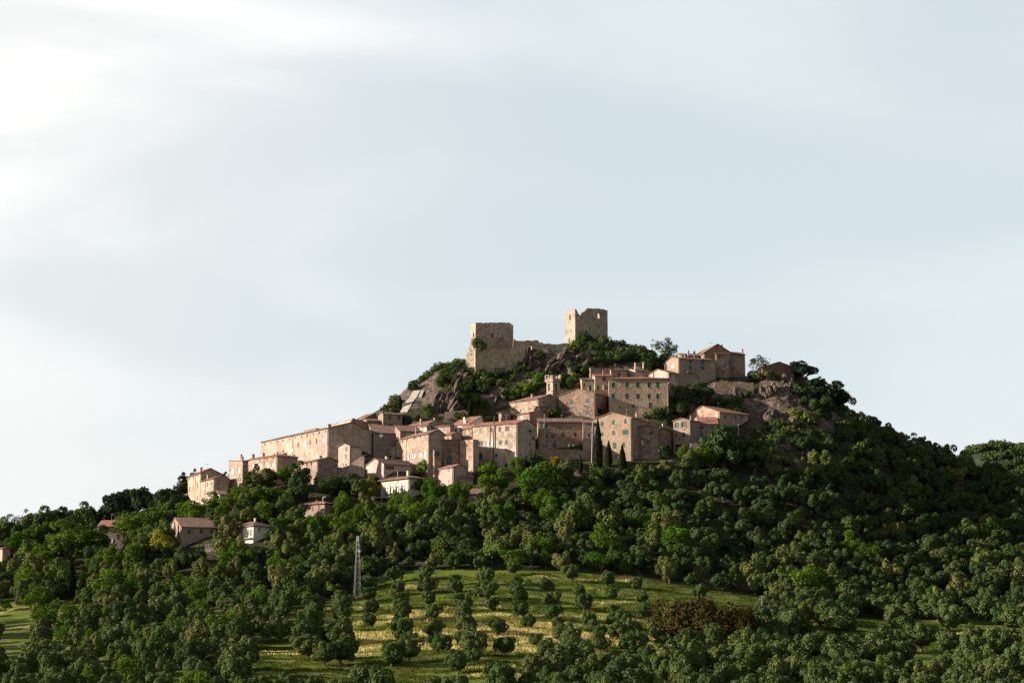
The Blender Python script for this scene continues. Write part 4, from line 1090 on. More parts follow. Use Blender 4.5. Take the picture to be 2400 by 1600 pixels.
# vault scar in front of the keep
stone_wall('rubble_wall', 'reddish broken vault leaning against the keep', 'castle wall', [(1151,816),(1156,803),(1161,793),(1170,788.5),(1178,790),(1186,798),(1193,806),(1197,816)], 816, 'stone2', t=1.2, Y=Yk-.9, Y2=Yk-.3, jag=.25, down=4)
# retaining walls in the village
stone_wall('retaining_wall', 'sunlit retaining wall climbing to the narrow white house', 'wall', [(792,1098),(820,1089),(835,1077),(850,1067),(853,1068)], 1118, 'stone', t=1.0, jag=.1)
stone_wall('retaining_wall', 'grey retaining wall under the long row house', 'wall', [(1256,1053),(1300,1052),(1350,1053),(1384,1056)], 1078, 'stone2', t=1.2, jag=.12)
stone_wall('garden_wall', 'old garden wall and hut ruin left of the hillside cypress', 'wall', [(1042,965),(1060,963),(1092,961),(1096,964)], 985, 'grey', t=.8, jag=.2)
stone_wall('terrace_wall', 'rubble terrace wall below the skyline houses on the right', 'wall', [(1674,897),(1700,894),(1730,894),(1766,896)], 925, 'stone2', t=1.2, jag=.3, down=4)
stone_wall('terrace_wall', 'rough stone footing under the tall grey balcony house', 'wall', [(1566,913),(1590,907),(1620,905),(1655,908),(1674,910)], 935, 'stone2', t=1.2, jag=.4, down=4)
stone_wall('garden_wall', 'low dry garden wall below the green trees right of the terraces', 'wall', [(1172,1168),(1195,1166),(1220,1167),(1245,1172)], 1180, 'stone', t=.8, jag=.2)
stone_wall('garden_wall', 'low garden wall under the terrace of the arched-window house', 'wall', [(825,1196),(860,1192),(890,1189)], 1200, 'cream', t=.8, jag=.15)
stone_wall('garden_wall', 'wall corner below the narrow grey house with the garage', 'wall', [(1618,1038),(1635,1038),(1652,1040)], 1080, 'grey', t=1.0, down=3)
stone_wall('terrace_wall', 'broken dry stone terrace on the slope under the right cliff, upper', 'wall', [(1800,1022),(1840,1018),(1880,1016),(1925,1018)], 1028, 'stone2', t=.8, jag=.5, down=1)
stone_wall('terrace_wall', 'broken dry stone terrace on the slope under the right cliff, lower', 'wall', [(1790,1042),(1830,1040),(1870,1041)], 1050, 'stone2', t=.8, jag=.5, down=1)
# pale concrete ramps on the rock
def slab(name, label, p0, p1, w):
    A = Vector(hit(*p0)); B = Vector(hit(*p1)); d = B - A; s_ = Vector((d.y, -d.x, 0)).normalized() * w / 2
    up = Vector((0, -.25, .35))
    mb = MB(); n = 8; r_ = random.Random(2)
    L = []; 
    for i in range(n + 1):
        P = A + d * i / n; g = gz(P.x, P.y)
        L.append(Vector((P.x, P.y, max(P.z, g))))
    for p, q in zip(L[:-1], L[1:]):
        mb.hexa([p - s_ - A - up, p + s_ - A - up, q + s_ - A - up, q - s_ - A - up], [p - s_ - A + up, p + s_ - A + up, q + s_ - A + up, q - s_ - A + up])
    o = mb.build(name, M['conc']); o.location = A; tag(o, label, 'ramp')
slab('concrete_ramp', 'pale concrete slab running down the rock at the left end of the summit slope', (946, 968), (978, 918), 2.2)
slab('concrete_ramp', 'short narrow pale strip on the rock right of the long concrete slab', (984, 934), (991, 917), .9)
# terrace balustrade by the cottage
def balustrade():
    A = Vector(hit(480, 1296)); B = Vector(hit(511, 1290)); zt = ray(480, 1274)[1] * A.y
    root = empty('terrace_wall', A); tag(root, 'pale terrace wall topped with a balustrade right of the long cottage', 'terrace')
    zt -= A.z; d = B - A; d.z = 0; L = d.length; root.rotation_euler = (0, 0, math.atan2(d.y, d.x))
    mb = MB(); mb.box(0, L, 0, 3.5, -3, zt - .9); mb.build('wall', M['white'], root)
    mb = MB(); mb.box(-.05, L + .05, 0, .2, zt - .1, zt + .02); 
    for i in range(12):
        x = L * i / 11; w = .16 if i % 3 == 0 else .06
        mb.box(max(0, x - w), min(L, x + w), .03, .17, zt - .897, zt - .103)
    mb.build('balustrade', M['white'], root)
balustrade()
def terrace_rail():
    A = Vector(hit(878, 1176)); B = Vector(hit(955, 1172)); B.z = 0
    zt = ray(878, 1164)[1] * A.y
    root = empty('garden_terrace', A); tag(root, 'dark railed terrace in front of the four arched windows', 'terrace')
    d = B - A; d.z = 0; L = d.length; root.rotation_euler = (0, 0, math.atan2(d.y, d.x)); zt -= A.z
    mb = MB(); mb.box(0, L, 0, 2.5, zt - .25, zt); mb.build('deck', M['wood'], root)
    mb = MB()
    for i in range(6):
        x = .1 + (L - .2) * i / 5; mb.box(x - .1, x + .1, .05, .25, -3, zt - .252)
    mb.build('post', M['stone'], root)
    mb = MB(); mb.tube((0, .08, zt + .9), (L, .08, zt + .9), .035)
    for i in range(30): x = L * i / 29; mb.tube((x, .08, zt), (x, .08, zt + .9), .015, n=5)
    mb.build('railing', M['iron'], root)
terrace_rail()

# --- lattice mast
def mast():
    x, Y, z = hit(837, 1398)
    root = empty('lattice_mast', (x, Y, z)); tag(root, 'slender steel lattice mast at the upper edge of the olive grove', 'mast')
    H = (ray(837, 1257)[1] * Y) - z
    b0, b1 = 0.68, 0.22
    k = lambda h: b0 + (b1 - b0) * h / H
    co = [(-1, -1), (1, -1), (1, 1), (-1, 1)]
    ro = math.radians(20)
    def P(i, h):
        a, b = co[i % 4]; w = k(h); xx, yy = a * w, b * w
        return Vector((xx * math.cos(ro) - yy * math.sin(ro), xx * math.sin(ro) + yy * math.cos(ro), h))
    for i in range(4):
        m = MB(); m.tube(P(i, -.5), P(i, H), .036, .03, 6); m.build('leg', M['mast'], root)
    m = MB(); n = 11
    for j in range(n):
        h0, h1 = H * j / n, H * (j + 1) / n
        for i in range(4):
            m.tube(P(i, h0), P(i + 1, h1), .017, n=5); m.tube(P(i + 1, h0), P(i, h1), .017, n=5)
            m.tube(P(i, h1), P(i + 1, h1), .022, n=5)
    m.build('bracing', M['mast'], root)
    m = MB(); m.box(-.22, .22, -.22, .22, H - 1.1, H + .15); m.build('antenna_panel', M['dish'], root)
    m = MB(); m.tube((.35, -.4, H - 3.2), (.35, -.75, H - 3.2), .3, .34, 12); m.tube((0, 0, H - 3.2), (.35, -.4, H - 3.2), .04); m.build('satellite_dish', M['dish'], root)
mast()
# --- poles
def pole(name, label, xb, yb, xt, yt, r0=.12, mat='wood', Y=None, cross=False, group=None):
    if Y is None: x, Y, z = hit(xb, yb)
    else: x = ray(xb, yb)[0] * Y; z = ray(xb, yb)[1] * Y
    d = ray(xt, yt); top = Vector((d[0] * Y - x, 0, d[1] * Y - z))
    root = empty(name, (x, Y, z)); tag(root, label, 'pole', group)
    m = MB(); m.tube((0, 0, -1), top, r0, r0 * .75, 10); m.build('shaft', M[mat], root)
    m = MB()
    if cross:
        m.box(top.x - .5, top.x + .5, -.06, .06, top.z - .45, top.z - .33)
        for q in (-.42, .42): m.tube((top.x + q, 0, top.z - .33), (top.x + q, 0, top.z - .15), .05, n=6)
        m.build('crossarm', M['wood'], root)
    else:
        m.tube(top, top + Vector((0, 0, .12)), r0 * .95, .02, 10); m.build('cap', M['metal'], root)
    return root, Vector((x, Y, z)) + top
pole('utility_pole', 'left of the two tall white poles beside the big cypress', 1386, 1112, 1389, 986, .14, 'pole')
pole('utility_pole', 'right of the two tall white poles beside the big cypress', 1391, 1112, 1392.5, 987, .10, 'pole')
pole('utility_pole', 'pale utility pole in front of the half-hidden house on the left', 245, 1296, 245.5, 1250, .15, 'wood', cross=True)
_, p1 = pole('utility_pole', 'weathered wooden pole among trees at the far left edge', 45, 1352, 45.5, 1326, .13, 'wood', cross=True)
_, p2 = pole('utility_pole', 'second wooden pole downhill of the far left pole', 77, 1371, 77, 1342, .12, 'wood', cross=True)
pole('utility_pole', 'small pole left of the tall dark cypress in the lower left wood', 148, 1392, 149, 1370, .12, 'wood', cross=True)
_, p3 = pole('utility_pole', 'wooden pole with a stay wire at the right edge of the grove', 1786, 1436, 1786, 1394, .08, 'wood', cross=True)
pole('utility_pole', 'thin white pole in front of the farmhouse under the right cliff', 1731, 1022, 1730, 993, .10, 'pole')
_, p4 = pole('wooden_pole', 'long dark pole leaning against the big middle tenement', 1155, 1088, 1158.5, 976, .16, 'iron')
pole('utility_pole', 'slim pole in front of the left end of the long row house', 1276, 1066, 1276, 970, .09, 'wood')
pole('street_lamp', 'thin lamp post on the skyline left of the long palace', 609, 1075, 609, 1054, .06, 'metal')
def wire(name, label, A, B, sag, r=.025):
    m = MB(); A = Vector(A); B = Vector(B); pts = [A.lerp(B, i / 12) - Vector((0, 0, sag * 4 * (i / 12) * (1 - i / 12))) - A for i in range(13)]
    for p, q in zip(pts[:-1], pts[1:]): m.tube(p, q, r, n=5)
    o = m.build(name, M['metal']); o.location = A; tag(o, label, 'cable')
wire('power_cable', 'thin cable strung between the two wooden poles at the far left', p1, p2, .6)
wire('stay_wire', 'stay wire slanting down left from the pole at the right edge of the grove', p3, hit(1764, 1428), .02)
CUTS.extend(PENDING)
build_ground()
# ------------------------------------------------------------------ vegetation meshes
def leaf_mesh(cent, nrm, size, r_, aspect=1.0):
    n = len(cent)
    nrm = nrm / np.linalg.norm(nrm, axis=1)[:, None]
    a = np.cross(nrm, r_.normal(size=(n, 3))); a /= np.linalg.norm(a, axis=1)[:, None]
    b = np.cross(nrm, a)
    s = (size * r_.uniform(.6, 1.35, n))[:, None]
    j = lambda: r_.uniform(.65, 1.15, (n, 1))
    v = np.stack([cent + a * s * j() * aspect, cent + b * s * j() + nrm * s * .15, cent - a * s * j() * aspect, cent - b * s * j() + nrm * s * .15], 1)
    return v.reshape(-1, 3)
def crown_pts(r_, rx, rz, zc, nl, nf, leaf, lob=(.26, .44), jit=.42, rough=.12, squash=.85, shape='round', lean=0.0, wk=1.0):
    """leaves spread over many overlapping boughs; returns vertices"""
    cs, rs = [], []
    ax = r_.uniform(.8, 1.2, 3); ph = r_.uniform(0, 6.28, 3); off_ = r_.uniform(-.14, .14, 2)
    for i in range(nl):
        d = r_.normal(size=3); d /= np.linalg.norm(d)
        if shape == 'round': d[2] = d[2] * .9 + .12
        if shape == 'umbrella': d[2] = abs(d[2]) * .95 - .12
        if shape == 'cone': d[2] = d[2] * 1.0
        q = r_.uniform(.42, .95)
        az_ = math.atan2(d[1], d[0]); wob = 1 + wk * .22 * math.sin(2 * az_ + ph[0]) + wk * .14 * math.sin(3 * az_ + ph[1] + 2 * d[2])
        c = d * q * np.array([rx * ax[0], rx * ax[1], rz * (ax[2] * .5 + .5)]) * wob * .96 + np.array([off_[0], off_[1], 0])
        if shape == 'cone':
            h = r_.uniform(-1, 1); w = (1 - max(0, h) ** 1.4) * (.55 + .45 * min(1, (h + 1) * 2))
            th = r_.uniform(0, 6.28); c = np.array([math.cos(th) * rx * .45 * w, math.sin(th) * rx * .45 * w, h * rz])
            rs.append(rx * (.62 * w + .12))
        else: rs.append(rx * r_.uniform(*lob))
        cs.append(c + np.array([lean * c[2], 0, zc]))
    if shape == 'round': cs.append(np.array([0, 0, zc])); rs.append(rx * .6)
    cs = np.array(cs); rs = np.array(rs)
    w = rs ** 2; w /= w.sum()
    L = r_.choice(len(cs), nf, p=w)
    d = r_.normal(size=(nf, 3)); d /= np.linalg.norm(d, axis=1)[:, None]
    out = (cs[L] - np.array([0, 0, zc])); out /= np.maximum(np.linalg.norm(out, axis=1), .05)[:, None]
    d = d + out * .55; d /= np.linalg.norm(d, axis=1)[:, None]
    sc = 1 + r_.normal(size=(nf, 1)) * rough
    dd = d * np.array([1, 1, squash])
    p = cs[L] + dd * rs[L][:, None] * sc
    keep = np.ones(nf, bool)
    for k in range(len(cs)):
        inside = (((p - cs[k]) / np.array([1, 1, squash])) ** 2).sum(1) < (rs[k] * .72) ** 2
        keep &= ~(inside & (L != k))
    p, d = p[keep], d[keep]
    nrm = d + r_.normal(size=p.shape) * jit
    return leaf_mesh(p, nrm, np.full(len(p), leaf), r_)
def quads_to_mesh(name, v, mat):
    n = len(v) // 4
    me = bpy.data.meshes.new(name)
    me.vertices.add(len(v)); me.vertices.foreach_set('co', np.ascontiguousarray(v, dtype=np.float32).ravel())
    me.loops.add(n * 4); me.loops.foreach_set('vertex_index', np.arange(n * 4, dtype=np.int32))
    me.polygons.add(n); me.polygons.foreach_set('loop_start', np.arange(0, n * 4, 4, dtype=np.int32)); me.polygons.foreach_set('loop_total', np.full(n, 4, np.int32))
    me.update(); me.materials.append(mat)
    return me
def trunk_mesh(r_, h, rad, spread, zc, mat, n=4):
    m = MB(); top = Vector((r_.uniform(-.2, .2), r_.uniform(-.2, .2), h))
    m.tube((0, 0, -1.0), (top.x * .4, top.y * .4, h * .5), rad * 1.25, rad * .95, 7); m.tube((top.x * .4, top.y * .4, h * .5), top, rad * .95, rad * .7, 7)
    for i in range(n):
        t = 6.28 * i / n + r_.uniform(-.4, .4)
        e = top + Vector((math.cos(t) * spread * .55, math.sin(t) * spread * .55, (zc - h) * r_.uniform(.7, 1.5)))
        mid = top.lerp(e, .5) + Vector((0, 0, .15 * spread * .3))
        m.tube(top - Vector((0, 0, .1)), mid, rad * .6, rad * .4, 6); m.tube(mid, e, rad * .4, rad * .12, 6)
    me = bpy.data.meshes.new('trunk'); me.from_pydata(m.v, [], m.f); me.materials.append(mat); me.update()
    return me
LIB = {}
def lib(kind, n, mat, fn, tr):
    out = []
    for i in range(n):
        r_ = np.random.default_rng(hash_(kind) + i * 31)
        v = fn(r_)
        out.append((quads_to_mesh('crown', v, mat), trunk_mesh(r_, *tr, M['bark']) if tr else None, v))
    LIB[kind] = out
def hash_(s): return sum(ord(c) * (i + 3) for i, c in enumerate(s))
# unit sizes: crown radius ~1, total height given per kind; instances are scaled
lib('olive', 7, M['lfol'], lambda r: crown_pts(r, 1.0, .92, 1.06, 26, 4400, .066, lob=(.19, .34), rough=.07, jit=.34, squash=1.15, wk=.35), (.34, .085, 1.0, 1.0))
lib('wild_olive', 6, M['hfol'], lambda r: crown_pts(r, 1.0, .92, 1.10, 28, 4200, .066, lob=(.17, .32), rough=.08, jit=.34, squash=1.15), (.4, .08, 1.0, 1.0))
lib('oak', 8, M['dfol'], lambda r: crown_pts(r, 1.0, .85, 1.12, 26, 3800, .07, lob=(.17, .36), rough=.08, jit=.36, squash=.95), (.45, .08, 1.0, 1.0))
lib('broadleaf', 6, M['gfol'], lambda r: crown_pts(r, 1.0, 1.0, 1.3, 24, 2600, .072, lob=(.18, .38), rough=.16, jit=.8, squash=.9), (.55, .07, 1.0, 1.2))
lib('bush', 5, M['dfol'], lambda r: crown_pts(r, 1.0, .65, .55, 12, 1000, .10, lob=(.25, .45), rough=.13, squash=.9), None)
lib('green_bush', 3, M['gfol'], lambda r: crown_pts(r, 1.0, .65, .55, 12, 1000, .10, lob=(.25, .45), rough=.15, squash=.9), None)
lib('grey_bush', 3, M['hfol'], lambda r: crown_pts(r, 1.0, .65, .55, 12, 1000, .10, lob=(.25, .45), rough=.15, squash=.9), None)
lib('russet_bush', 1, M['bfol'], lambda r: crown_pts(r, 1.0, .60, .58, 30, 6500, .042, lob=(.18, .34), rough=.16, jit=.8, squash=.9), None)
lib('yellow_tree', 1, M['yfol'], lambda r: crown_pts(r, 1.0, .8, 1.0, 18, 2600, .07, lob=(.2, .38), rough=.14, squash=.9), (.45, .07, 1.0, .9))
lib('broom_bush', 1, M['ybl'], lambda r: crown_pts(r, 1.0, .65, .55, 10, 900, .10, lob=(.25, .45), rough=.13), None)
def spindle(r_, n=7000, leaf=.14):
    t = r_.random(n) ** .85; th = r_.uniform(0, 6.283, n); off = r_.uniform(0, 50)
    w = np.clip((1 - t) * 1.9, 0, 1) ** .75 * np.clip(.35 + t * 5, 0, 1) * (.82 + .36 * vnoise(th * 2.2 + off, t * 16 + off)) * r_.uniform(.72, 1.05, n)
    z_ = .5 + t * 9.3
    p = np.stack([np.cos(th) * w, np.sin(th) * w, z_], 1)
    nr = np.stack([np.cos(th), np.sin(th), np.full(n, .35)], 1) + r_.normal(size=(n, 3)) * .35
    v = leaf_mesh(np.zeros((n, 3)), nr, np.full(n, leaf), r_).reshape(n, 4, 3); v[:, :, 2] *= 2.8
    return (v + p[:, None]).reshape(-1, 3)
lib('cypress', 3, M['cfol'], spindle, (.6, .16, .3, 1.4))
lib('umbrella_pine', 4, M['pfol'], lambda r: crown_pts(r, 1.0, .80, .95, 34, 5200, .058, lob=(.20, .36), rough=.10, jit=.4, shape='umbrella', squash=.8), (.6, .06, 1.1, .95))
lib('pine', 3, M['pfol'], lambda r: crown_pts(r, 1.0, .95, 1.2, 26, 2600, .07, lob=(.15, .30), rough=.14, squash=.7), (.7, .06, 1.0, 1.2))
lib('airy_tree', 2, M['dfol'], lambda r: crown_pts(r, 1.0, 1.15, 1.5, 24, 1000, .06, lob=(.14, .26), rough=.25, jit=1.2), (.8, .05, 1.1, 1.4))
HT = {'olive': 1.98, 'wild_olive': 2.0, 'oak': 1.95, 'broadleaf': 2.3, 'bush': 1.2, 'green_bush': 1.2, 'grey_bush': 1.2, 'russet_bush': 1.2, 'yellow_tree': 1.8, 'broom_bush': 1.2,
      'cypress': 9.9, 'umbrella_pine': 1.75, 'pine': 2.1, 'airy_tree': 2.65}
CAT = {'olive': 'olive tree', 'wild_olive': 'tree', 'oak': 'tree', 'broadleaf': 'tree', 'bush': 'bush', 'green_bush': 'bush', 'grey_bush': 'bush', 'russet_bush': 'bush', 'yellow_tree': 'tree', 'broom_bush': 'bush',
       'cypress': 'cypress', 'umbrella_pine': 'pine tree', 'pine': 'pine tree', 'airy_tree': 'tree'}
NAME = {'olive': 'olive_tree', 'wild_olive': 'holm_oak', 'oak': 'oak_tree', 'broadleaf': 'broadleaf_tree', 'bush': 'bush', 'green_bush': 'bush', 'grey_bush': 'bush', 'russet_bush': 'bush', 'yellow_tree': 'broadleaf_tree', 'broom_bush': 'bush',
        'cypress': 'cypress', 'umbrella_pine': 'umbrella_pine', 'pine': 'pine_tree', 'airy_tree': 'airy_tree'}
tr_ = random.Random(11)
PLACED = []      # (x, y, radius) of everything planted
def plant(kind, x, y, r, h=None, label=None, group=None, sink=0.0, z=None, var=None, yaw=None):
    me, tk, v = LIB[kind][tr_.randrange(len(LIB[kind])) if var is None else var]
    z = gz(x, y) if z is None else z
    sz = r if h is None else h / HT[kind]
    yaw = tr_.uniform(0, 6.283) if yaw is None else yaw
    PLACED.append((x, y, r))
    if tk is None:
        o = bpy.data.objects.new(NAME[kind], me); C.objects.link(o)
        o.location = (x, y, z - sink); o.rotation_euler = (0, 0, yaw); o.scale = (r * tr_.uniform(.88, 1.15), r * tr_.uniform(.88, 1.15), sz)
        return tag(o, label, CAT[kind], group)
    o = empty(NAME[kind], (x, y, z - sink), yaw); jw = .13 if h is None else .04; o.scale = (r * tr_.uniform(1 - jw, 1 + jw), r * tr_.uniform(1 - jw, 1 + jw), sz * (tr_.uniform(.82, 1.2) if h is None else 1))
    a = bpy.data.objects.new('crown', me); C.objects.link(a); a.parent = o
    b = bpy.data.objects.new('trunk', tk); C.objects.link(b); b.parent = o
    return tag(o, label, CAT[kind], group)
def at_px(kind, px, pyb, wpx, hpx, label, group=None, var=None, dY=0, sink=0):
    """plant with its foot where the sight line through (px, pyb) meets the slope"""
    x, y, z = hit(px, pyb)
    if dY: y += dY; x = ray(px, pyb)[0] * y
    k = PX(y)
    return plant(kind, x, y, wpx * k / 2 * 1.02, hpx * k, label, group, var=var, sink=sink)

# ------------------------------------------------------------------ the olive grove, row by row (each row climbs the slope)
def zi(x, y): return 560 + x * .27211, 1250 + y * .27211
def zj(x, y): return 1160 + x * .27211, 1250 + y * .27211
def zk(x, y): return 1760 + x * .27211, 1250 + y * .27211
ORD = ['topmost', 'second from the top', 'third from the top', 'fourth from the top', 'fifth from the top', 'sixth from the top', 'seventh from the top', 'eighth from the top', 'ninth from the top', 'tenth from the top', 'eleventh from the top', 'twelfth from the top', 'thirteenth from the top']
ROWS = [
 ('far left row of the grove', zi, [(110,690,125),(95,770,130),(60,860,140),(20,930,120)]),
 ('row second from the left edge', zi, [(375,655,120),(350,745,110),(350,850,175)]),
 ('row just left of the lattice mast', zi, [(620,605,150),(630,690,140),(610,780,180),(590,880,170),(580,990,190)]),
 ('row standing directly below the lattice mast', zi, [(870,540,100),(880,615,145),(890,705,120),(890,790,125),(870,880,200),(740,880,150),(890,1020,200),(740,1050,180)]),
 ('first row right of the lattice mast', zi, [(1110,300,150),(1115,430,125),(1120,530,120),(1120,640,125),(1135,755,110)]),
 ('second row right of the lattice mast', zi, [(1340,365,105),(1380,480,115),(1395,580,130),(1385,680,140),(1420,840,180),(1470,905,100),(1460,1010,180),(1310,1050,190)]),
 ('third row right of the lattice mast', zi, [(1610,350,110),(1625,460,130),(1650,560,110),(1665,690,125),(1685,830,140),(1715,960,140)]),
 ('fourth row right of the lattice mast', zi, [(1850,240,150),(1860,400,90),(1870,480,120),(1910,595,140),(1940,690,140),(1945,780,145),(1975,860,140),(1990,955,190),(2020,1060,110),(1880,1120,180)]),
 ('fifth row right of the lattice mast', zi, [(2080,265,110),(2120,380,130),(2130,505,150),(2175,615,100),(2230,815,145),(2290,980,160)]),
 ('middle row of the grove', zj, [(150,310,100),(185,430,100),(205,530,140),(230,660,140),(270,765,115),(350,925,105),(430,1010,150)]),
 ('first row right of the grove middle', zj, [(440,450,95),(485,580,130),(500,690,130),(545,775,100),(575,860,150),(640,910,150),(665,1000,190)]),
 ('second row right of the grove middle', zj, [(655,350,125),(720,500,100),(770,600,140),(795,750,110),(830,810,110),(890,860,110),(900,950,140)]),
 ('third row right of the grove middle', zj, [(960,400,120),(1000,525,100),(1020,665,85),(1075,755,130),(1130,850,170),(1205,950,150)]),
 ('fourth row right of the grove middle', zj, [(1230,435,105),(1265,560,110),(1315,690,135),(1365,805,140),(1410,880,120),(1480,970,150)]),
 ('sparse right hand row of the grove', zj, [(1430,330,120),(1555,630,95),(1570,730,80)]),
 ('group by the pole right of the grove', zj, [(1770,510,120),(2350,590,100)]),
 ('line along the dark wood edge', zk, [(345,570,130),(460,670,140),(340,800,220),(625,710,220),(825,640,160),(830,540,250),(795,770,215)]),
 ('upper line by the right meadow', zk, [(1140,640,180),(1280,730,210),(1600,660,200),(1720,750,215),(2040,680,200),(2260,740,200)]),
 ('lower line by the right meadow', zk, [(1350,830,190),(1470,910,210),(1920,900,160),(1710,960,190),(1090,950,230),(1270,950,160),(1890,1010,210),(2140,970,230)]),
 ('clump below the pole and the meadow', zk, [(270,1010,170),(510,990,200),(790,1020,250),(640,950,180),(1090,1040,200),(1300,1040,200),(200,1080,180),(430,1070,200),(120,960,160)]),
]
OL = 0
for rname, conv, lst in ROWS:
    for i, (x, y, w) in enumerate(sorted(lst, key=lambda t: t[1])):
        px, py = conv(x, y); wp = w * .27211 * 1.34
        hp = wp * tr_.uniform(.80, .92)
        at_px('olive', px, py + hp * .44, wp, hp, 'olive tree, %s in the %s' % (ORD[i], rname), 'olive trees of the grove'); OL += 1

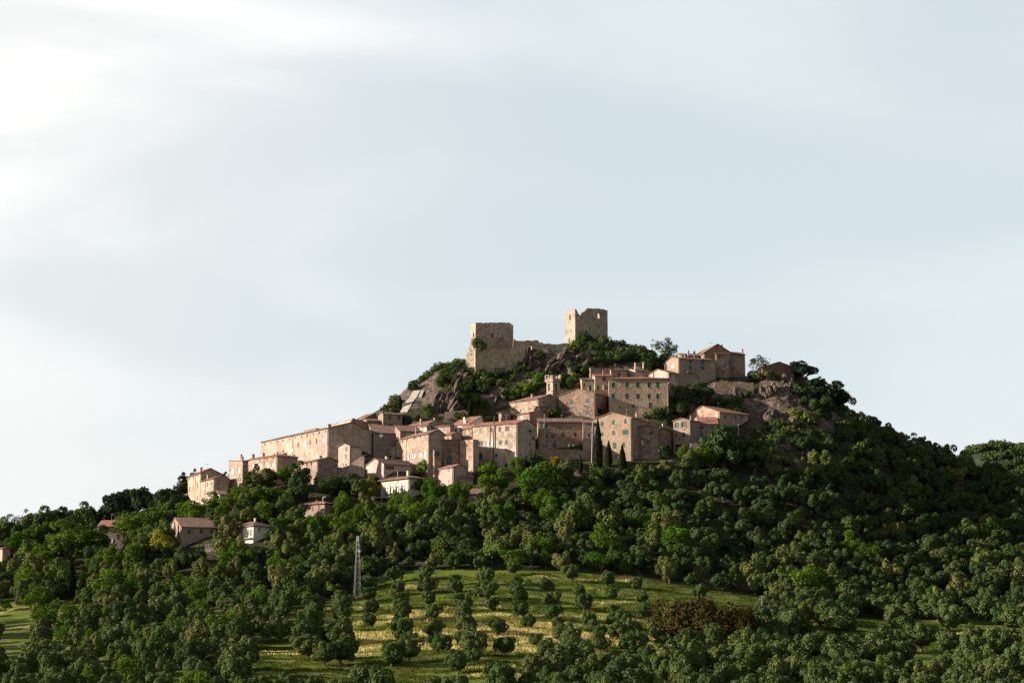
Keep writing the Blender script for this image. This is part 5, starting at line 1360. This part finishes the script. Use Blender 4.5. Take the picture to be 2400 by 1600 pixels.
# ------------------------------------------------------------------ hero trees and bushes around the village
HERO = [
 ('cypress',1402,1112,19,130,'tallest dark cypress, beside the two white poles'),
 ('cypress',1427,1096,15,62,'small cypress in front of the cream house, between two larger ones'),
 ('cypress',1459,1124,18,82,'pointed cypress left of the stone house with the dish'),
 ('cypress',937,962,10,36,'lone cypress on the skyline above the corner house'),
 ('cypress',1101.8,975,10,40,'slim cypress on the slope below the castle wall'),
 ('cypress',164,1404,21,94,'tall black cypress in the lower left wood'),
 ('cypress',1361,1112,9,45,'thin dark cypress left of the white poles'),
 ('umbrella_pine',272,1240,62,80,'leftmost big umbrella pine of the skyline group'),
 ('umbrella_pine',305,1232,74,80,'second umbrella pine from the left in the skyline group'),
 ('umbrella_pine',345,1226,82,80,'broad middle umbrella pine of the skyline group'),
 ('umbrella_pine',386,1222,70,72,'fourth umbrella pine from the left in the skyline group'),
 ('umbrella_pine',418,1218,54,60,'rightmost umbrella pine of the skyline group'),
 ('oak',290,1244,60,44,'dark undergrowth tree below the leftmost umbrella pine'),
 ('oak',335,1240,70,46,'dark undergrowth tree below the broad middle umbrella pine'),
 ('oak',385,1232,60,44,'dark undergrowth tree below the right umbrella pines'),
 ('pine',428,1182,42,74,'dark pine behind the leftmost tall house'),
 ('pine',524,1130,34,40,'small pine crown showing behind the leftmost wing'),
 ('pine',452,1170,30,72,'pine top above the leftmost tall house'),
 ('umbrella_pine',160,1256,90,60,'low dark pine on the left skyline'),
 ('umbrella_pine',214,1250,66,56,'pine beside the half-hidden roadside house'),
 ('airy_tree',48,1268,60,74,'feathery tree on the far left skyline'),
 ('airy_tree',92,1262,50,70,'twiggy tree on the left skyline'),
 ('oak',130,1262,74,72,'dark round tree on the left skyline'),
 ('oak',88,1268,70,66,'dark tree under the twiggy skyline trees'),
 ('oak',190,1262,76,72,'dense dark tree left of the roadside house'),
 ('oak',18,1284,60,66,'dark tree near the left edge skyline'),
 ('umbrella_pine',320,1200,90,52,'rear umbrella pine of the skyline group'),
 ('umbrella_pine',380,1200,90,54,'second rear umbrella pine of the skyline group'),
 ('broadleaf',5,1280,50,50,'dark tree at the left edge of the skyline'),
 ('airy_tree',226,1250,40,62,'twiggy tree top between the skyline pines'),
 ('airy_tree',1557,850,56,64,'dark ragged tree on the skyline right of the castle tower'),
 ('airy_tree',1570,852,44,50,'second ragged tree beside the dark skyline tree'),
 ('bush',1562,856,50,26,'dark bush under the ragged skyline trees'),
 ('airy_tree',1777,890,58,64,'airy tree with gaps beside the crowning houses'),
 ('bush',1770,893,40,24,'dark bush at the foot of the airy tree'),
 ('bush',1805,893,42,18,'dark bush before the small hilltop house'),
 ('umbrella_pine',1885,898,80,50,'dark pine on the brow of the right cliff'),
 ('pine',1918,916,34,34,'small pine overhanging the right cliff'),
 ('pine',1948,970,96,84,'large dark pine leaning over the right shoulder of the hill'),
 ('umbrella_pine',1975,972,66,62,'outer pine crown on the right shoulder of the hill'),
 ('oak',1925,985,60,50,'dark tree under the large pines on the right shoulder'),
 ('oak',1700,1112,130,108,'large green tree in front of the farmhouse'),
 ('broadleaf',1668,1112,64,72,'sunlit left half of the tree mass before the farmhouse'),
 ('broadleaf',1688,1050,28,45,'young green tree against the farmhouse wing'),
 ('oak',1765,1108,80,66,'round dark tree right of the farmhouse tree mass'),
 ('bush',1557,1072,34,22,'clipped dark bush beside the dish house'),
 ('broadleaf',1600,1082,26,38,'green tree before the garage of the narrow house'),
 ('broadleaf',1627,1092,34,40,'grey-green tree below the narrow house'),
 ('wild_olive',1500,1122,50,40,'grey-green tree right of the pointed cypress'),
 ('wild_olive',1565,1120,54,38,'grey-green tree in front of the dish house'),
 ('broadleaf',1215,1128,36,60,'upright bright green tree at the corner of the big tenement'),
 ('green_bush',1148,1106,40,26,'ivy-like green bush on the wall of the big tenement'),
 ('green_bush',1135,1122,36,30,'green bush under the big tenement'),
 ('broadleaf',1265,1172,92,84,'broad bright green tree below the long row house'),
 ('broadleaf',1175,1160,50,56,'green tree below the big tenement'),
 ('broadleaf',1140,1168,46,52,'green tree above the garden shed'),
 ('broadleaf',1075,1192,54,62,'green tree left of the garden shed'),
 ('broadleaf',1020,1184,54,58,'green tree under the low pink house'),
 ('broadleaf',1000,1160,40,40,'green tree between the arched-window house and the low pink house'),
 ('bush',1110,1190,24,18,'round dark bush before the garden shed'),
 ('broadleaf',989,1126,34,44,'dark spreading tree in front of the tall sunlit tenement'),
 ('oak',980,1158,40,34,'dark tree right of the arched-window house'),
 ('broom_bush',1298,1094,26,22,'yellow flowering bush below the grey retaining wall'),
 ('bush',1262,1092,46,26,'dark bush under the left end of the grey retaining wall'),
 ('bush',1325,1100,50,24,'dark bush under the right end of the grey retaining wall'),
 ('yellow_tree',383,1310,66,62,'yellow-green tree below the long cottage'),
 ('umbrella_pine',340,1338,90,58,'dark flat-topped pine beside the yellow-green tree'),
 ('wild_olive',350,1376,60,40,'grey-green tree near the tiny hut'),
 ('broadleaf',165,1322,118,88,'big feathery bright green tree on the left'),
 ('broadleaf',215,1316,74,76,'feathery green tree in front of the roadside house'),
 ('broadleaf',300,1282,66,74,'green tree right of the roadside house'),
 ('broadleaf',345,1262,66,72,'tall green tree under the umbrella pines'),
 ('broadleaf',392,1232,60,56,'green tree between the pines and the cottage'),
 ('broadleaf',440,1224,66,50,'green tree at the foot of the leftmost tall house'),
 ('broadleaf',500,1206,60,46,'green tree below the leftmost wing'),
 ('broadleaf',545,1196,54,44,'green tree at the foot of the arcade house'),
 ('broadleaf',592,1150,44,60,'yellow-green tree covering the town house corner'),
 ('oak',625,1158,66,58,'dark green tree in front of the town house'),
 ('broadleaf',672,1152,50,66,'green tree between town house and barn'),
 ('oak',708,1156,66,62,'dark green tree in front of the barn'),
 ('broadleaf',650,1186,50,42,'green tree below the town house'),
 ('oak',770,1164,60,44,'dark tree at the foot of the barn gable'),
 ('oak',815,1158,60,46,'dark tree below the sunlit retaining wall'),
 ('wild_olive',845,1172,52,52,'grey-green tree left of the arched-window house'),
 ('yellow_tree',870,1170,40,50,'olive-yellow tree touching the arched-window house'),
 ('broadleaf',806,1200,50,46,'green tree above the red hipped house'),
 ('broadleaf',935,1196,50,34,'green tree under the garden terrace'),
 ('green_bush',868,1194,46,14,'clipped hedge-like bush under the garden terrace'),
 ('russet_bush',1640,1512,170,104,'huge rust-brown thicket at the right end of the grove'),
 ('russet_bush',1735,1504,96,76,'brown thicket joined to the huge rust-brown one'),
 ('broadleaf',1890,1412,90,84,'sunlit yellow-green tree at the edge of the dark wood'),
 ('wild_olive',1950,1418,90,66,'grey-green tree right of the sunlit yellow-green tree'),
 ('broadleaf',1590,1316,84,78,'sunlit round tree in the middle of the dark wood'),
 ('wild_olive',1430,1264,70,72,'pale tree standing in the wood below the cypresses'),
 ('wild_olive',1350,1258,80,84,'large pale tree in the wood below the big tenement'),
 ('bush',1370,808,34,28,'green bush at the foot of the castle tower'),
 ('bush',1412,812,34,26,'round green bush right below the castle tower'),
 ('bush',1354,825,36,22,'bush below the left edge of the castle tower'),
 ('grey_bush',1068,862,26,20,'grey bush on the skyline slope left of the castle'),
 ('bush',967,915,30,20,'dark bush at the top of the concrete slab'),
 ('bush',1184,852,26,22,'bush growing at the foot of the curtain wall'),
 ('bush',1128,858,28,22,'bush below the left end of the curtain wall'),
 ('green_bush',1240,925,44,30,'bright green bush left of the bell tower'),
 ('green_bush',1215,930,34,22,'bright green bush above the church roof'),
 ('green_bush',1262,918,34,34,'sunlit bush touching the bell tower'),
 ('green_bush',1380,880,34,18,'yellow-green bush on the slope above the blank grey house'),
 ('bush',1460,850,70,26,'dark bush cover above the palace chimneys'),
 ('bush',1500,838,60,22,'dark scrub on the ridge right of the castle tower'),
 ('bush',1520,858,60,26,'dark bush left of the tall grey balcony house'),
 ('oak',1650,945,60,40,'dark tree under the tall grey balcony house'),
 ('bush',1690,862,36,30,'dark climbing bush on the lean-to house'),
 ('bush',1600,940,50,34,'dark bush right of the palace foot'),
 ('oak',1590,985,60,44,'dark tree between the palace and the farmhouse'),
 ('bush',1545,985,60,26,'bush below the palace corner'),
 ('bush',1300,975,30,20,'dark green bush at the foot of the bell tower'),
 ('bush',1078,985,34,18,'bush at the old garden wall'),
 ('grey_bush',1890,995,56,30,'grey-green bush on the slope under the right cliff'),
 ('grey_bush',1865,985,46,26,'pale bush under the right cliff'),
 ('oak',1880,1065,44,44,'small oak among the broken terraces on the right'),
]
for kind, px, py, w, h, lab in HERO:
    at_px(kind, px, py, w, h, lab, None, var=None)

_yk = Yk - 6.6
plant('bush', ray(1127, 812)[0] * _yk, _yk, 34 * PX(_yk) / 2, 24 * PX(_yk), 'dark green bush growing on the castle keep wall', z=ray(1127, 818)[1] * _yk)
# ------------------------------------------------------------------ jagged rock outcrops
def rock_mat():
    m, nt = newmat('crag_rock'); s = NT(nt); P = s.pos()
    rk = s.mix(s.rng(s.noise(P, 0.6, 6, 0.7), 0.35, 0.65), (0.068, 0.052, 0.046), (0.165, 0.122, 0.096))
    rk = s.mix(s.rng(s.noise(s.pos((1, 1, 0.35), (0.3, 0.6, 0)), 1.3, 6, 0.7, 0.8), 0.5, 0.62), rk, (0.045, 0.036, 0.034))
    rk = s.mix(s.rng(s.noise(P, 0.5, 5, 0.7), 0.58, 0.66), rk, (0.05, 0.06, 0.022))
    s.out(rk, 0.97, s.noise(P, 2.4, 7, 0.75), 1.0, 0.35, 0.05); return m
RM = rock_mat()
import bmesh
def outcrop(px, py, wpx, hpx, seed, label, lean=.55):
    x0, y0, z0 = hit(px, py); k = PX(y0); r_ = np.random.default_rng(seed)
    W_, H_ = wpx * k, hpx * k
    V, Fc = [], []
    for i in range(int(9 + W_ / 1.2)):
        bm = bmesh.new(); bmesh.ops.create_icosphere(bm, subdivisions=3, radius=1)
        v = np.array([q.co[:] for q in bm.verts]); f = [[q.index for q in fc.verts] for fc in bm.faces]; bm.free()
        o = r_.uniform(0, 40, 2)
        n = (1 - np.abs(2 * vnoise(v[:, 0] * 2.1 + o[0] + v[:, 2], v[:, 1] * 2.1 + o[1] - v[:, 2]) - 1)) * .45 + (vnoise(v[:, 0] * 5 + o[1], v[:, 2] * 5 + v[:, 1] * 4 + o[0]) - .5) * .35
        v = v * (0.8 + n)[:, None]
        s_ = r_.uniform(.5, 1.0); a, b, c = W_ * .16 * s_, W_ * .15 * s_ + .5, H_ * .36 * s_ + .5
        v = v * np.array([a, b, c]); v[:, 0] += v[:, 2] * lean * r_.uniform(.6, 1.3)
        th = r_.uniform(-.3, .3); v[:, :2] = v[:, :2] @ np.array([[math.cos(th), math.sin(th)], [-math.sin(th), math.cos(th)]])
        tx, ty = r_.uniform(-.45, .45) * W_, r_.uniform(-.2, .8) * H_ * .7
        gx, gy = x0 + tx, y0 + ty
        c_ = np.array([gx - x0, gy - y0, gz(gx, gy) - z0 + c * r_.uniform(-.15, .25)])
        base = len(V); V += (v + c_).tolist(); Fc += [[q + base for q in ff] for ff in f]
    me = bpy.data.meshes.new('rock_outcrop'); me.from_pydata(V, [], Fc); me.materials.append(RM); me.update()
    o = bpy.data.objects.new('rock_outcrop', me); C.objects.link(o); o.location = (x0, y0, z0); tag(o, label, 'rock', 'rock outcrops of the castle crag')
for a in [(1040,960,60,75,1,'big slanting grey-brown crag at the left end of the castle rock',.5),(1075,905,34,40,2,'upper part of the left crag under the bushy skyline slope',.5),
          (1108,850,34,26,3,'dark rocks under the battered corner of the keep',.3),(1238,868,34,50,4,'dark rock pillar below the right end of the curtain wall',.2),
          (1262,905,36,60,5,'steep brown rock rib above the bell tower',.7),(1300,880,50,62,6,'long slanting rib of rock between the castle walls and bell tower',.9),
          (1352,872,50,52,7,'slanting rock rib below the castle tower',.9),(1440,822,46,22,8,'bare grey rock knoll right of the castle tower',.4),
          (1172,940,26,26,9,'small pale rock above the church roof',.3),(1800,925,48,26,10,'rocky face under the airy tree at the top of the right cliff',.1),
          (1860,912,56,24,11,'brown rock brow below the right hilltop pines',.0),(1905,955,40,32,12,'rough rock at the right end of the cliff',-.2),
          (1810,985,50,32,13,'broken rock in the middle of the right cliff',.1),(1870,1000,46,26,14,'low ledge of rock near the cliff foot',.1),
          (1600,930,40,30,15,'dark rock below the tall grey balcony house',.2),(1730,930,46,28,16,'rock under the terrace wall of the skyline houses',.1),(1165,880,30,24,17,'rock poking out of scrub below the curtain wall',.3)]:
    outcrop(*a)
# ------------------------------------------------------------------ scrub on the castle rock
def scatter(region, spacing, seed):
    """jittered points over the slope, tested in the picture plane of the survey photograph"""
    r_ = np.random.default_rng(seed)
    ys = np.arange(262, 600, spacing); out = []
    for y in ys:
        half = 0.30 * y
        xs = np.arange(-half, half, spacing)
        x = xs + r_.uniform(-.42, .42, len(xs)) * spacing; yy = y + r_.uniform(-.42, .42, len(xs)) * spacing
        out.append(np.stack([x, yy], 1))
    P = np.concatenate(out)
    z = ground(P[:, 0], P[:, 1])
    px, py = project(P[:, 0], P[:, 1], z)
    k = region(px, py, P[:, 0], P[:, 1])
    return P[k], z[k], px[k], py[k]
def visible(x, y, z, lift=3.0):
    """is a point lift metres above the slope seen over the ground in front"""
    t = np.linspace(.45, .985, 90)[:, None]
    g = ground(x[None] * t, y[None] * t)
    return np.all(g < (z + lift)[None] * t, axis=0)
SCR = [(905,965),(960,890),(1050,845),(1110,860),(1200,870),(1240,840),(1330,825),(1345,812),(1430,805),(1520,832),(1560,850),(1560,870),(1440,862),(1375,868),(1360,900),(1320,915),(1310,915),(1270,900),(1262,930),(1180,945),(1130,960),(1050,965),(1010,985),(930,990)]
SCR2 = [(1560,935),(1680,930),(1770,930),(1930,900),(1990,960),(1940,1000),(1960,1060),(1760,1060),(1760,990),(1690,950),(1610,955),(1580,990),(1560,1000)]
Ps, zs, pxs, pys = scatter(lambda px, py, x, y: (px_region(px, py, SCR) | px_region(px, py, SCR2)) & (y > 480) & (y < 575), 1.6, 5)
vis = visible(Ps[:, 0], Ps[:, 1], zs, 1.0)
m, _ = rock_mask(Ps[:, 0], Ps[:, 1], zs)
dens = fbm(Ps[:, 0] * .12, Ps[:, 1] * .12, 3)
keep = vis & ~((pxs > 930) & (pxs < 1002) & (pys > 905) & (pys < 985)) & ((m < .40) | (dens > .49)) & (np.random.default_rng(2).random(len(Ps)) < .85)
order = np.nonzero(keep)[0]
wh = lambda px, py: ('on the right cliff' if px > 1550 else 'on the slope left of the bell tower' if px < 1262 and py > 900 else 'under the castle keep' if px < 1250 else 'between castle tower and village')
SC = 0
sr = random.Random(4)
scrub_v = []
for q, i in enumerate(order):
    kd = sr.choice(['bush', 'bush', 'bush', 'grey_bush', 'green_bush'] if pxs[i] < 1350 else ['bush', 'bush', 'bush', 'grey_bush'])
    r = sr.uniform(.7, 1.9)
    if SC < 150 and r > 1.2:
        nm = {'bush': 'dark green', 'grey_bush': 'grey-green', 'green_bush': 'fresh green'}[kd]
        plant(kd, Ps[i, 0], Ps[i, 1], r, None, 'low %s bush %s' % (nm, wh(pxs[i], pys[i])), 'scrub %s, %s' % (wh(pxs[i], pys[i]), nm)); SC += 1
    else:
        v = LIB['bush'][sr.randrange(5)][2]; v = v[:len(v) // 2 // 4 * 4]
        a = sr.uniform(0, 6.28); c_, s_ = math.cos(a), math.sin(a)
        scrub_v.append(np.stack([(v[:, 0] * c_ - v[:, 1] * s_) * r + Ps[i, 0], (v[:, 0] * s_ + v[:, 1] * c_) * r + Ps[i, 1], v[:, 2] * r + zs[i]], 1))

# ------------------------------------------------------------------ the wood and the lower groves
VL = [(-50,1262),(120,1258),(200,1300),(290,1300),(330,1262),(420,1226),(540,1196),(600,1168),(680,1170),(740,1172),(800,1196),(870,1206),(960,1206),(1050,1200),(1110,1196),(1180,1190),(1260,1188),(1330,1128),(1480,1136),(1560,1128),(1600,1098),(1650,1118),(1740,1118),(1790,1072),(1860,1076),(1930,1040),(1962,990),(2020,1010),(2150,1060),(2300,1110),(2460,1150)]
vlx = np.array([p[0] for p in VL]); vly = np.array([p[1] for p in VL])
HOLD = [((390,512),(1240,1318)), ((540,650),(1232,1285)), ((700,790),(1178,1222)), ((222,292),(1232,1300)), ((475,515),(1270,1305)), ((288,320),(1350,1385)), ((1098,1138),(1155,1192)), ((138,192),(1330,1450)), ((815,860),(1370,1430)), ((-40,32),(1285,1350)), ((1850,2220),(1500,1585)), ((2220,2420),(1500,1572))]
def wood_region(px, py, x, y):
    ok = (py > np.interp(px, vlx, vly)) & (py < 1690) & (y > 262) & (px > -70) & (px < 2470)
    ok &= ~px_region(px, py, FIELD)
    ok &= ~px_region(px, py, MEADOW)
    for g in GAPS: ok &= ~px_region(px, py, g)
    for (a, b), (c, d) in HOLD: ok &= ~((px > a) & (px < b) & (py > c) & (py < d))
    # keep a strip free in front of each lower house
    for (a, b, c, d) in ((546,645,1272,1328),(700,788,1208,1240),(229,285,1290,1316)):
        ok &= ~((px > a) & (px < b) & (py > c) & (py < d))
    return ok
PL = np.array([(a, b, c) for a, b, c in PLACED])
P, z, px, py = scatter(wood_region, 3.3, 21)
sh = np.random.default_rng(3).permutation(len(P)); P, z, px, py = P[sh], z[sh], px[sh], py[sh]
vis = visible(P[:, 0], P[:, 1], z, 5.0)
P, z, px, py = P[vis], z[vis], px[vis], py[vis]
r2 = random.Random(8)
items = []
acc = {}
for i in range(len(P)):
    x, y = P[i]
    X_, Y2 = px[i], py[i]
    grove = (Y2 > 1395 + 25 * math.sin(X_ * .01)) and (X_ < 680) or (Y2 > 1535) or (X_ > 1700 and Y2 > 1490)
    lush = (X_ < 1320 and Y2 < 1150 + (1320 - X_) * .02 + 80) and not (X_ > 560 and Y2 > 1255)
    ds = np.hypot(PL[:, 0] - x, PL[:, 1] - y)
    if np.any(ds < PL[:, 2] * .75 + 1.0): continue
    md = 4.5 if grove else 3.5
    ck = (int(x // 5), int(y // 5))
    if any((x - a) ** 2 + (y - b) ** 2 < md * md for i_ in (-1, 0, 1) for j_ in (-1, 0, 1) for a, b in acc.get((ck[0] + i_, ck[1] + j_), ())): continue
    acc.setdefault(ck, []).append((x, y))
    n = float(fbm(np.array([x * .05]), np.array([y * .05]), 2)[0])
    if grove: kd = r2.choice(['olive'] * 8 + ['wild_olive', 'wild_olive', 'oak', 'broadleaf' if X_ < 700 else 'oak']); r = r2.uniform(1.6, 2.8)
    elif lush: kd = r2.choice(['broadleaf'] * 3 + ['oak', 'wild_olive']); r = r2.uniform(1.9, 3.2)
    elif X_ < 1500 + 200 * n and Y2 > 1200: kd = r2.choice(['wild_olive', 'wild_olive', 'wild_olive', 'oak', 'broadleaf'] if X_ < 900 else ['wild_olive', 'wild_olive', 'oak', 'oak', 'broadleaf' if n > .5 else 'oak']); r = r2.uniform(1.8, 3.4)
    else: kd = r2.choice(['oak'] * 7 + ['wild_olive', 'wild_olive', 'broadleaf' if n > .55 else 'oak']); r = r2.uniform(1.9, 3.3)
    if X_ > 1150 and Y2 > 1400 and not grove and X_ > 1700: r *= .9
    if 1385 > Y2 > 1330 and 850 < X_ < 1750: r *= .8
    items.append((kd, x, y, r, z[i], X_, Y2))
print('WOOD candidates', len(items))
items.sort(key=lambda t: t[2] / t[3])            # largest in the picture first
quota = {'olive': 300 - OL, 'oak': 280, 'wild_olive': 280, 'broadleaf': 230}
LOOK = {'olive': 'silvery olive tree', 'oak': 'dark leafy tree', 'wild_olive': 'grey-green tree', 'broadleaf': 'fresh green tree'}
def where(X_, Y2):
    if Y2 > 1535:
        return 'at the bottom ' + ('left corner' if X_ < 300 else 'left of the grove' if X_ < 620 else 'below the lattice mast' if X_ < 1000 else 'below the grove middle' if X_ < 1400 else 'below the rust-brown thicket' if X_ < 1800 else 'below the right meadow' if X_ < 2150 else 'right corner')
    if Y2 > 1395:
        return ('in the lower left corner grove' if X_ < 250 else 'left of the open grove' if X_ < 700 else 'inside the grove' if X_ < 1550 else 'beside the rust-brown thicket' if X_ < 1880 else 'around the right meadow')
    if Y2 > 1310:
        return ('around the tall black cypress' if X_ < 300 else 'below the white villa' if X_ < 650 else 'left of the lattice mast' if X_ < 840 else 'along the upper edge of the grove' if X_ < 1450 else 'above the sparse end of the grove' if X_ < 1850 else 'in the dark lower slope on the right')
    if Y2 > 1225:
        return ('near the roadside house' if X_ < 380 else 'around the cottage and villa' if X_ < 660 else 'under the red hipped house' if X_ < 900 else 'under the terraced gardens' if X_ < 1200 else 'in the wood below the long row house' if X_ < 1500 else 'in the wood below the farmhouse' if X_ < 1800 else 'on the dark right slope')
    return ('on the left skyline' if X_ < 300 else 'below the leftmost tall house' if X_ < 560 else 'below the barn' if X_ < 800 else 'in the village gardens' if X_ < 1250 else 'below the cypresses' if X_ < 1560 else 'below the farmhouse' if X_ < 1850 else 'along the right skyline')
ONL = ['first', 'second', 'third', 'fourth', 'fifth', 'sixth', 'seventh', 'eighth', 'ninth', 'tenth', 'eleventh', 'twelfth']
indiv, rest = [], []
for it in items:
    if quota[it[0]] > 0: quota[it[0]] -= 1; indiv.append(it)
    else: rest.append(it)
cells = {}
for it in indiv:
    size = 'large' if it[3] > 2.75 else 'small' if it[3] < 2.3 else 'medium'
    cells.setdefault((it[0], size, where(it[5], it[6])), []).append(it)
for (kd, size, w), lst in cells.items():
    lst.sort(key=lambda t: t[5])
    for i, it in enumerate(lst):
        lab = '%s %s %s' % (size, LOOK[kd], w)
        if 1 < len(lst) <= 12: lab += ', %s from left' % ONL[i]
        elif len(lst) > 12:
            frac = i / len(lst); lab += [', left part', ', middle part', ', right part'][min(2, int(frac * 3))]
        plant(kd, it[1], it[2], it[3], None, lab, lab if len(lst) > 12 else ('%ss %s' % (LOOK[kd], w)), z=it[4], sink=.25)
# the rest of the wood reads as one mass
vv = {'wood': [], 'olive': []}
for kd, x, y, r, z_, X_, Y2 in rest:
    lb = LIB[kd]; v = lb[r2.randrange(len(lb))][2]; n4 = len(v) // 4; v = v.reshape(n4, 4, 3)[:int(n4 * .6)]
    c0 = v.mean(1, keepdims=True); v = (c0 + (v - c0) * 1.25).reshape(-1, 3)
    a = r2.uniform(0, 6.28); c_, s_ = math.cos(a), math.sin(a)
    vv['olive' if kd in ('olive', 'wild_olive') else 'wood'].append(np.stack([(v[:, 0] * c_ - v[:, 1] * s_) * r + x, (v[:, 0] * s_ + v[:, 1] * c_) * r + y, v[:, 2] * r + z_ - .3], 1))
print('INDIV', len(indiv), 'REST', len(rest), 'SCRUB', SC, len(scrub_v), 'OL', OL)
if vv['wood']:
    me = quads_to_mesh('woodland', np.concatenate(vv['wood']), M['dfs'])
    o = bpy.data.objects.new('woodland', me); C.objects.link(o); tag(o, 'closed dark canopy of the wood covering the slope between village and grove', 'wood', None, 'stuff')
if vv['olive']:
    me = quads_to_mesh('woodland', np.concatenate(vv['olive']), M['ofs'])
    o = bpy.data.objects.new('woodland', me); C.objects.link(o); tag(o, 'grey-green canopy of smaller trees mixed through the hillside wood', 'wood', None, 'stuff')
if scrub_v:
    me = quads_to_mesh('scrub', np.concatenate(scrub_v), M['dfs'])
    o = bpy.data.objects.new('scrub', me); C.objects.link(o); tag(o, 'low thorny ground cover over the castle rock and cliff', 'scrub', None, 'stuff')

# ------------------------------------------------------------------ uncut grass in the grove
def grass():
    r_ = np.random.default_rng(9); n = 260000
    y = r_.uniform(275, 430, n); x = r_.uniform(-.17, .28, n) * y
    z_ = ground(x, y); px, py = project(x, y, z_)
    k = px_region(px, py, FIELD) | px_region(px, py, MEADOW)
    for g in GAPS: k |= px_region(px, py, g)
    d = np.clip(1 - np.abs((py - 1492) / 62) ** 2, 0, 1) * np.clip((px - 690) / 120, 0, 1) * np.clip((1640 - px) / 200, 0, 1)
    dry = (d * 1.3 + (fbm(x * .05, y * .24, 4) - .5) * 4.2) > .85  # sunlit band given as straw colour, shaded field left darker green
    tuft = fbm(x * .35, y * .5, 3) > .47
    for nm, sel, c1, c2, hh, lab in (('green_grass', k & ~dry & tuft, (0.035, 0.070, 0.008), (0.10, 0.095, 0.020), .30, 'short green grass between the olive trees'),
                                ('sunlit_dry_grass', k & dry, (0.20, 0.20, 0.045), (0.52, 0.42, 0.17), .5, 'straw-coloured uncut grass, sunlight of the grove middle put into its colour')):
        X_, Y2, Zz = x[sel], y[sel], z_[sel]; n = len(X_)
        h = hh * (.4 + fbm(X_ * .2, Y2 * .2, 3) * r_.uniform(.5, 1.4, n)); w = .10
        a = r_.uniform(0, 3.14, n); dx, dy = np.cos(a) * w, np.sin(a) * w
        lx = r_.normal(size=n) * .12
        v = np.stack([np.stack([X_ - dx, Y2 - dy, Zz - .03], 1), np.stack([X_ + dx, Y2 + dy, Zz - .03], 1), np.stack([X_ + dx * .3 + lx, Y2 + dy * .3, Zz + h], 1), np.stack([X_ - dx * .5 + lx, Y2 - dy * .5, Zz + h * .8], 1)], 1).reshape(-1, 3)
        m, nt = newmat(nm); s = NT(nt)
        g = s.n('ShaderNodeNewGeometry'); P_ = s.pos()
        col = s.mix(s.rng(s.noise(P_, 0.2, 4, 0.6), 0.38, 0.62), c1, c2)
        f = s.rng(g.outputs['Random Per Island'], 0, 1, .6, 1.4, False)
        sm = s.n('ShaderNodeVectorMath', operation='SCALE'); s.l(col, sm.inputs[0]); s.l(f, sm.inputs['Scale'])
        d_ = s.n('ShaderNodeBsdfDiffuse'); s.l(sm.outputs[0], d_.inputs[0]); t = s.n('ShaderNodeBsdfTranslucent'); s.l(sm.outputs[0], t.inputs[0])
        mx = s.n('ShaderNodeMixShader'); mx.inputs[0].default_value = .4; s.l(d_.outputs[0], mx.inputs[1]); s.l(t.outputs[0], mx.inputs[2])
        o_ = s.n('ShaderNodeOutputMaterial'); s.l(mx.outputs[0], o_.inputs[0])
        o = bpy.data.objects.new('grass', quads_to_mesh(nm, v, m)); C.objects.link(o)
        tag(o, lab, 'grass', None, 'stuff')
grass()

# ------------------------------------------------------------------ far wooded ridge on the right
def far_ridge():
    xs = np.linspace(230, 1500, 130); ys = np.linspace(1100, 1700, 40)
    XX, YY = np.meshgrid(xs, ys)
    prof = 175 * np.exp(-((YY - 1350) / 190) ** 2)
    e = np.clip((XX - 240) / 100, 0, 1)
    ZZ = GB + prof * (e * (.72 + .18 * np.sin(XX / 170) + .20 * (fbm(XX * .008, YY * .008, 4) - .4))) + 9 * fbm(XX * .07, YY * .07, 3)
    n, m = XX.shape; idx = np.arange(n * m).reshape(n, m)
    f = np.stack([idx[:-1, :-1], idx[:-1, 1:], idx[1:, 1:], idx[1:, :-1]], -1).reshape(-1, 4)
    me = bpy.data.meshes.new('hills'); me.from_pydata(np.stack([XX, YY, ZZ], -1).reshape(-1, 3).tolist(), [], f.tolist())
    mt, nt = newmat('far_wood'); s = NT(nt); P_ = s.pos()
    s.out(s.mix(s.rng(s.noise(P_, .12, 5, .65), .38, .62), (0.014, 0.028, 0.016), (0.036, 0.046, 0.026)), 1.0, s.noise(P_, .15, 5, .7), 1.0, 4.0, 0)
    me.materials.append(mt); me.update()
    o = bpy.data.objects.new('hills', me); C.objects.link(o); tag(o, 'distant wooded ridge behind the right shoulder of the hill', None, None, 'structure')
    vs_ = []
    r_ = np.random.default_rng(1)
    for i in range(1600):
        x = r_.uniform(300, 520); y = r_.uniform(1180, 1400)
        j = int(np.clip((x - 230) / 1270 * 129, 0, 129)); k = int(np.clip((y - 1100) / 600 * 39, 0, 39))
        v = LIB['bush'][i % 5][2]; v = v[: (len(v) // 4 // 4) * 4]; r = r_.uniform(3, 5.5)
        c0 = v.reshape(-1, 4, 3).mean(1, keepdims=True); v = (c0 + (v.reshape(-1, 4, 3) - c0) * 1.7).reshape(-1, 3)
        vs_.append(v * r + np.array([x, y, ZZ[k, j] + 1]))
    o = bpy.data.objects.new('woodland', quads_to_mesh('far_woodland', np.concatenate(vs_), M['dfs'])); C.objects.link(o); tag(o, 'far-off wood on the distant ridge at the right edge', 'wood', None, 'stuff')
far_ridge()
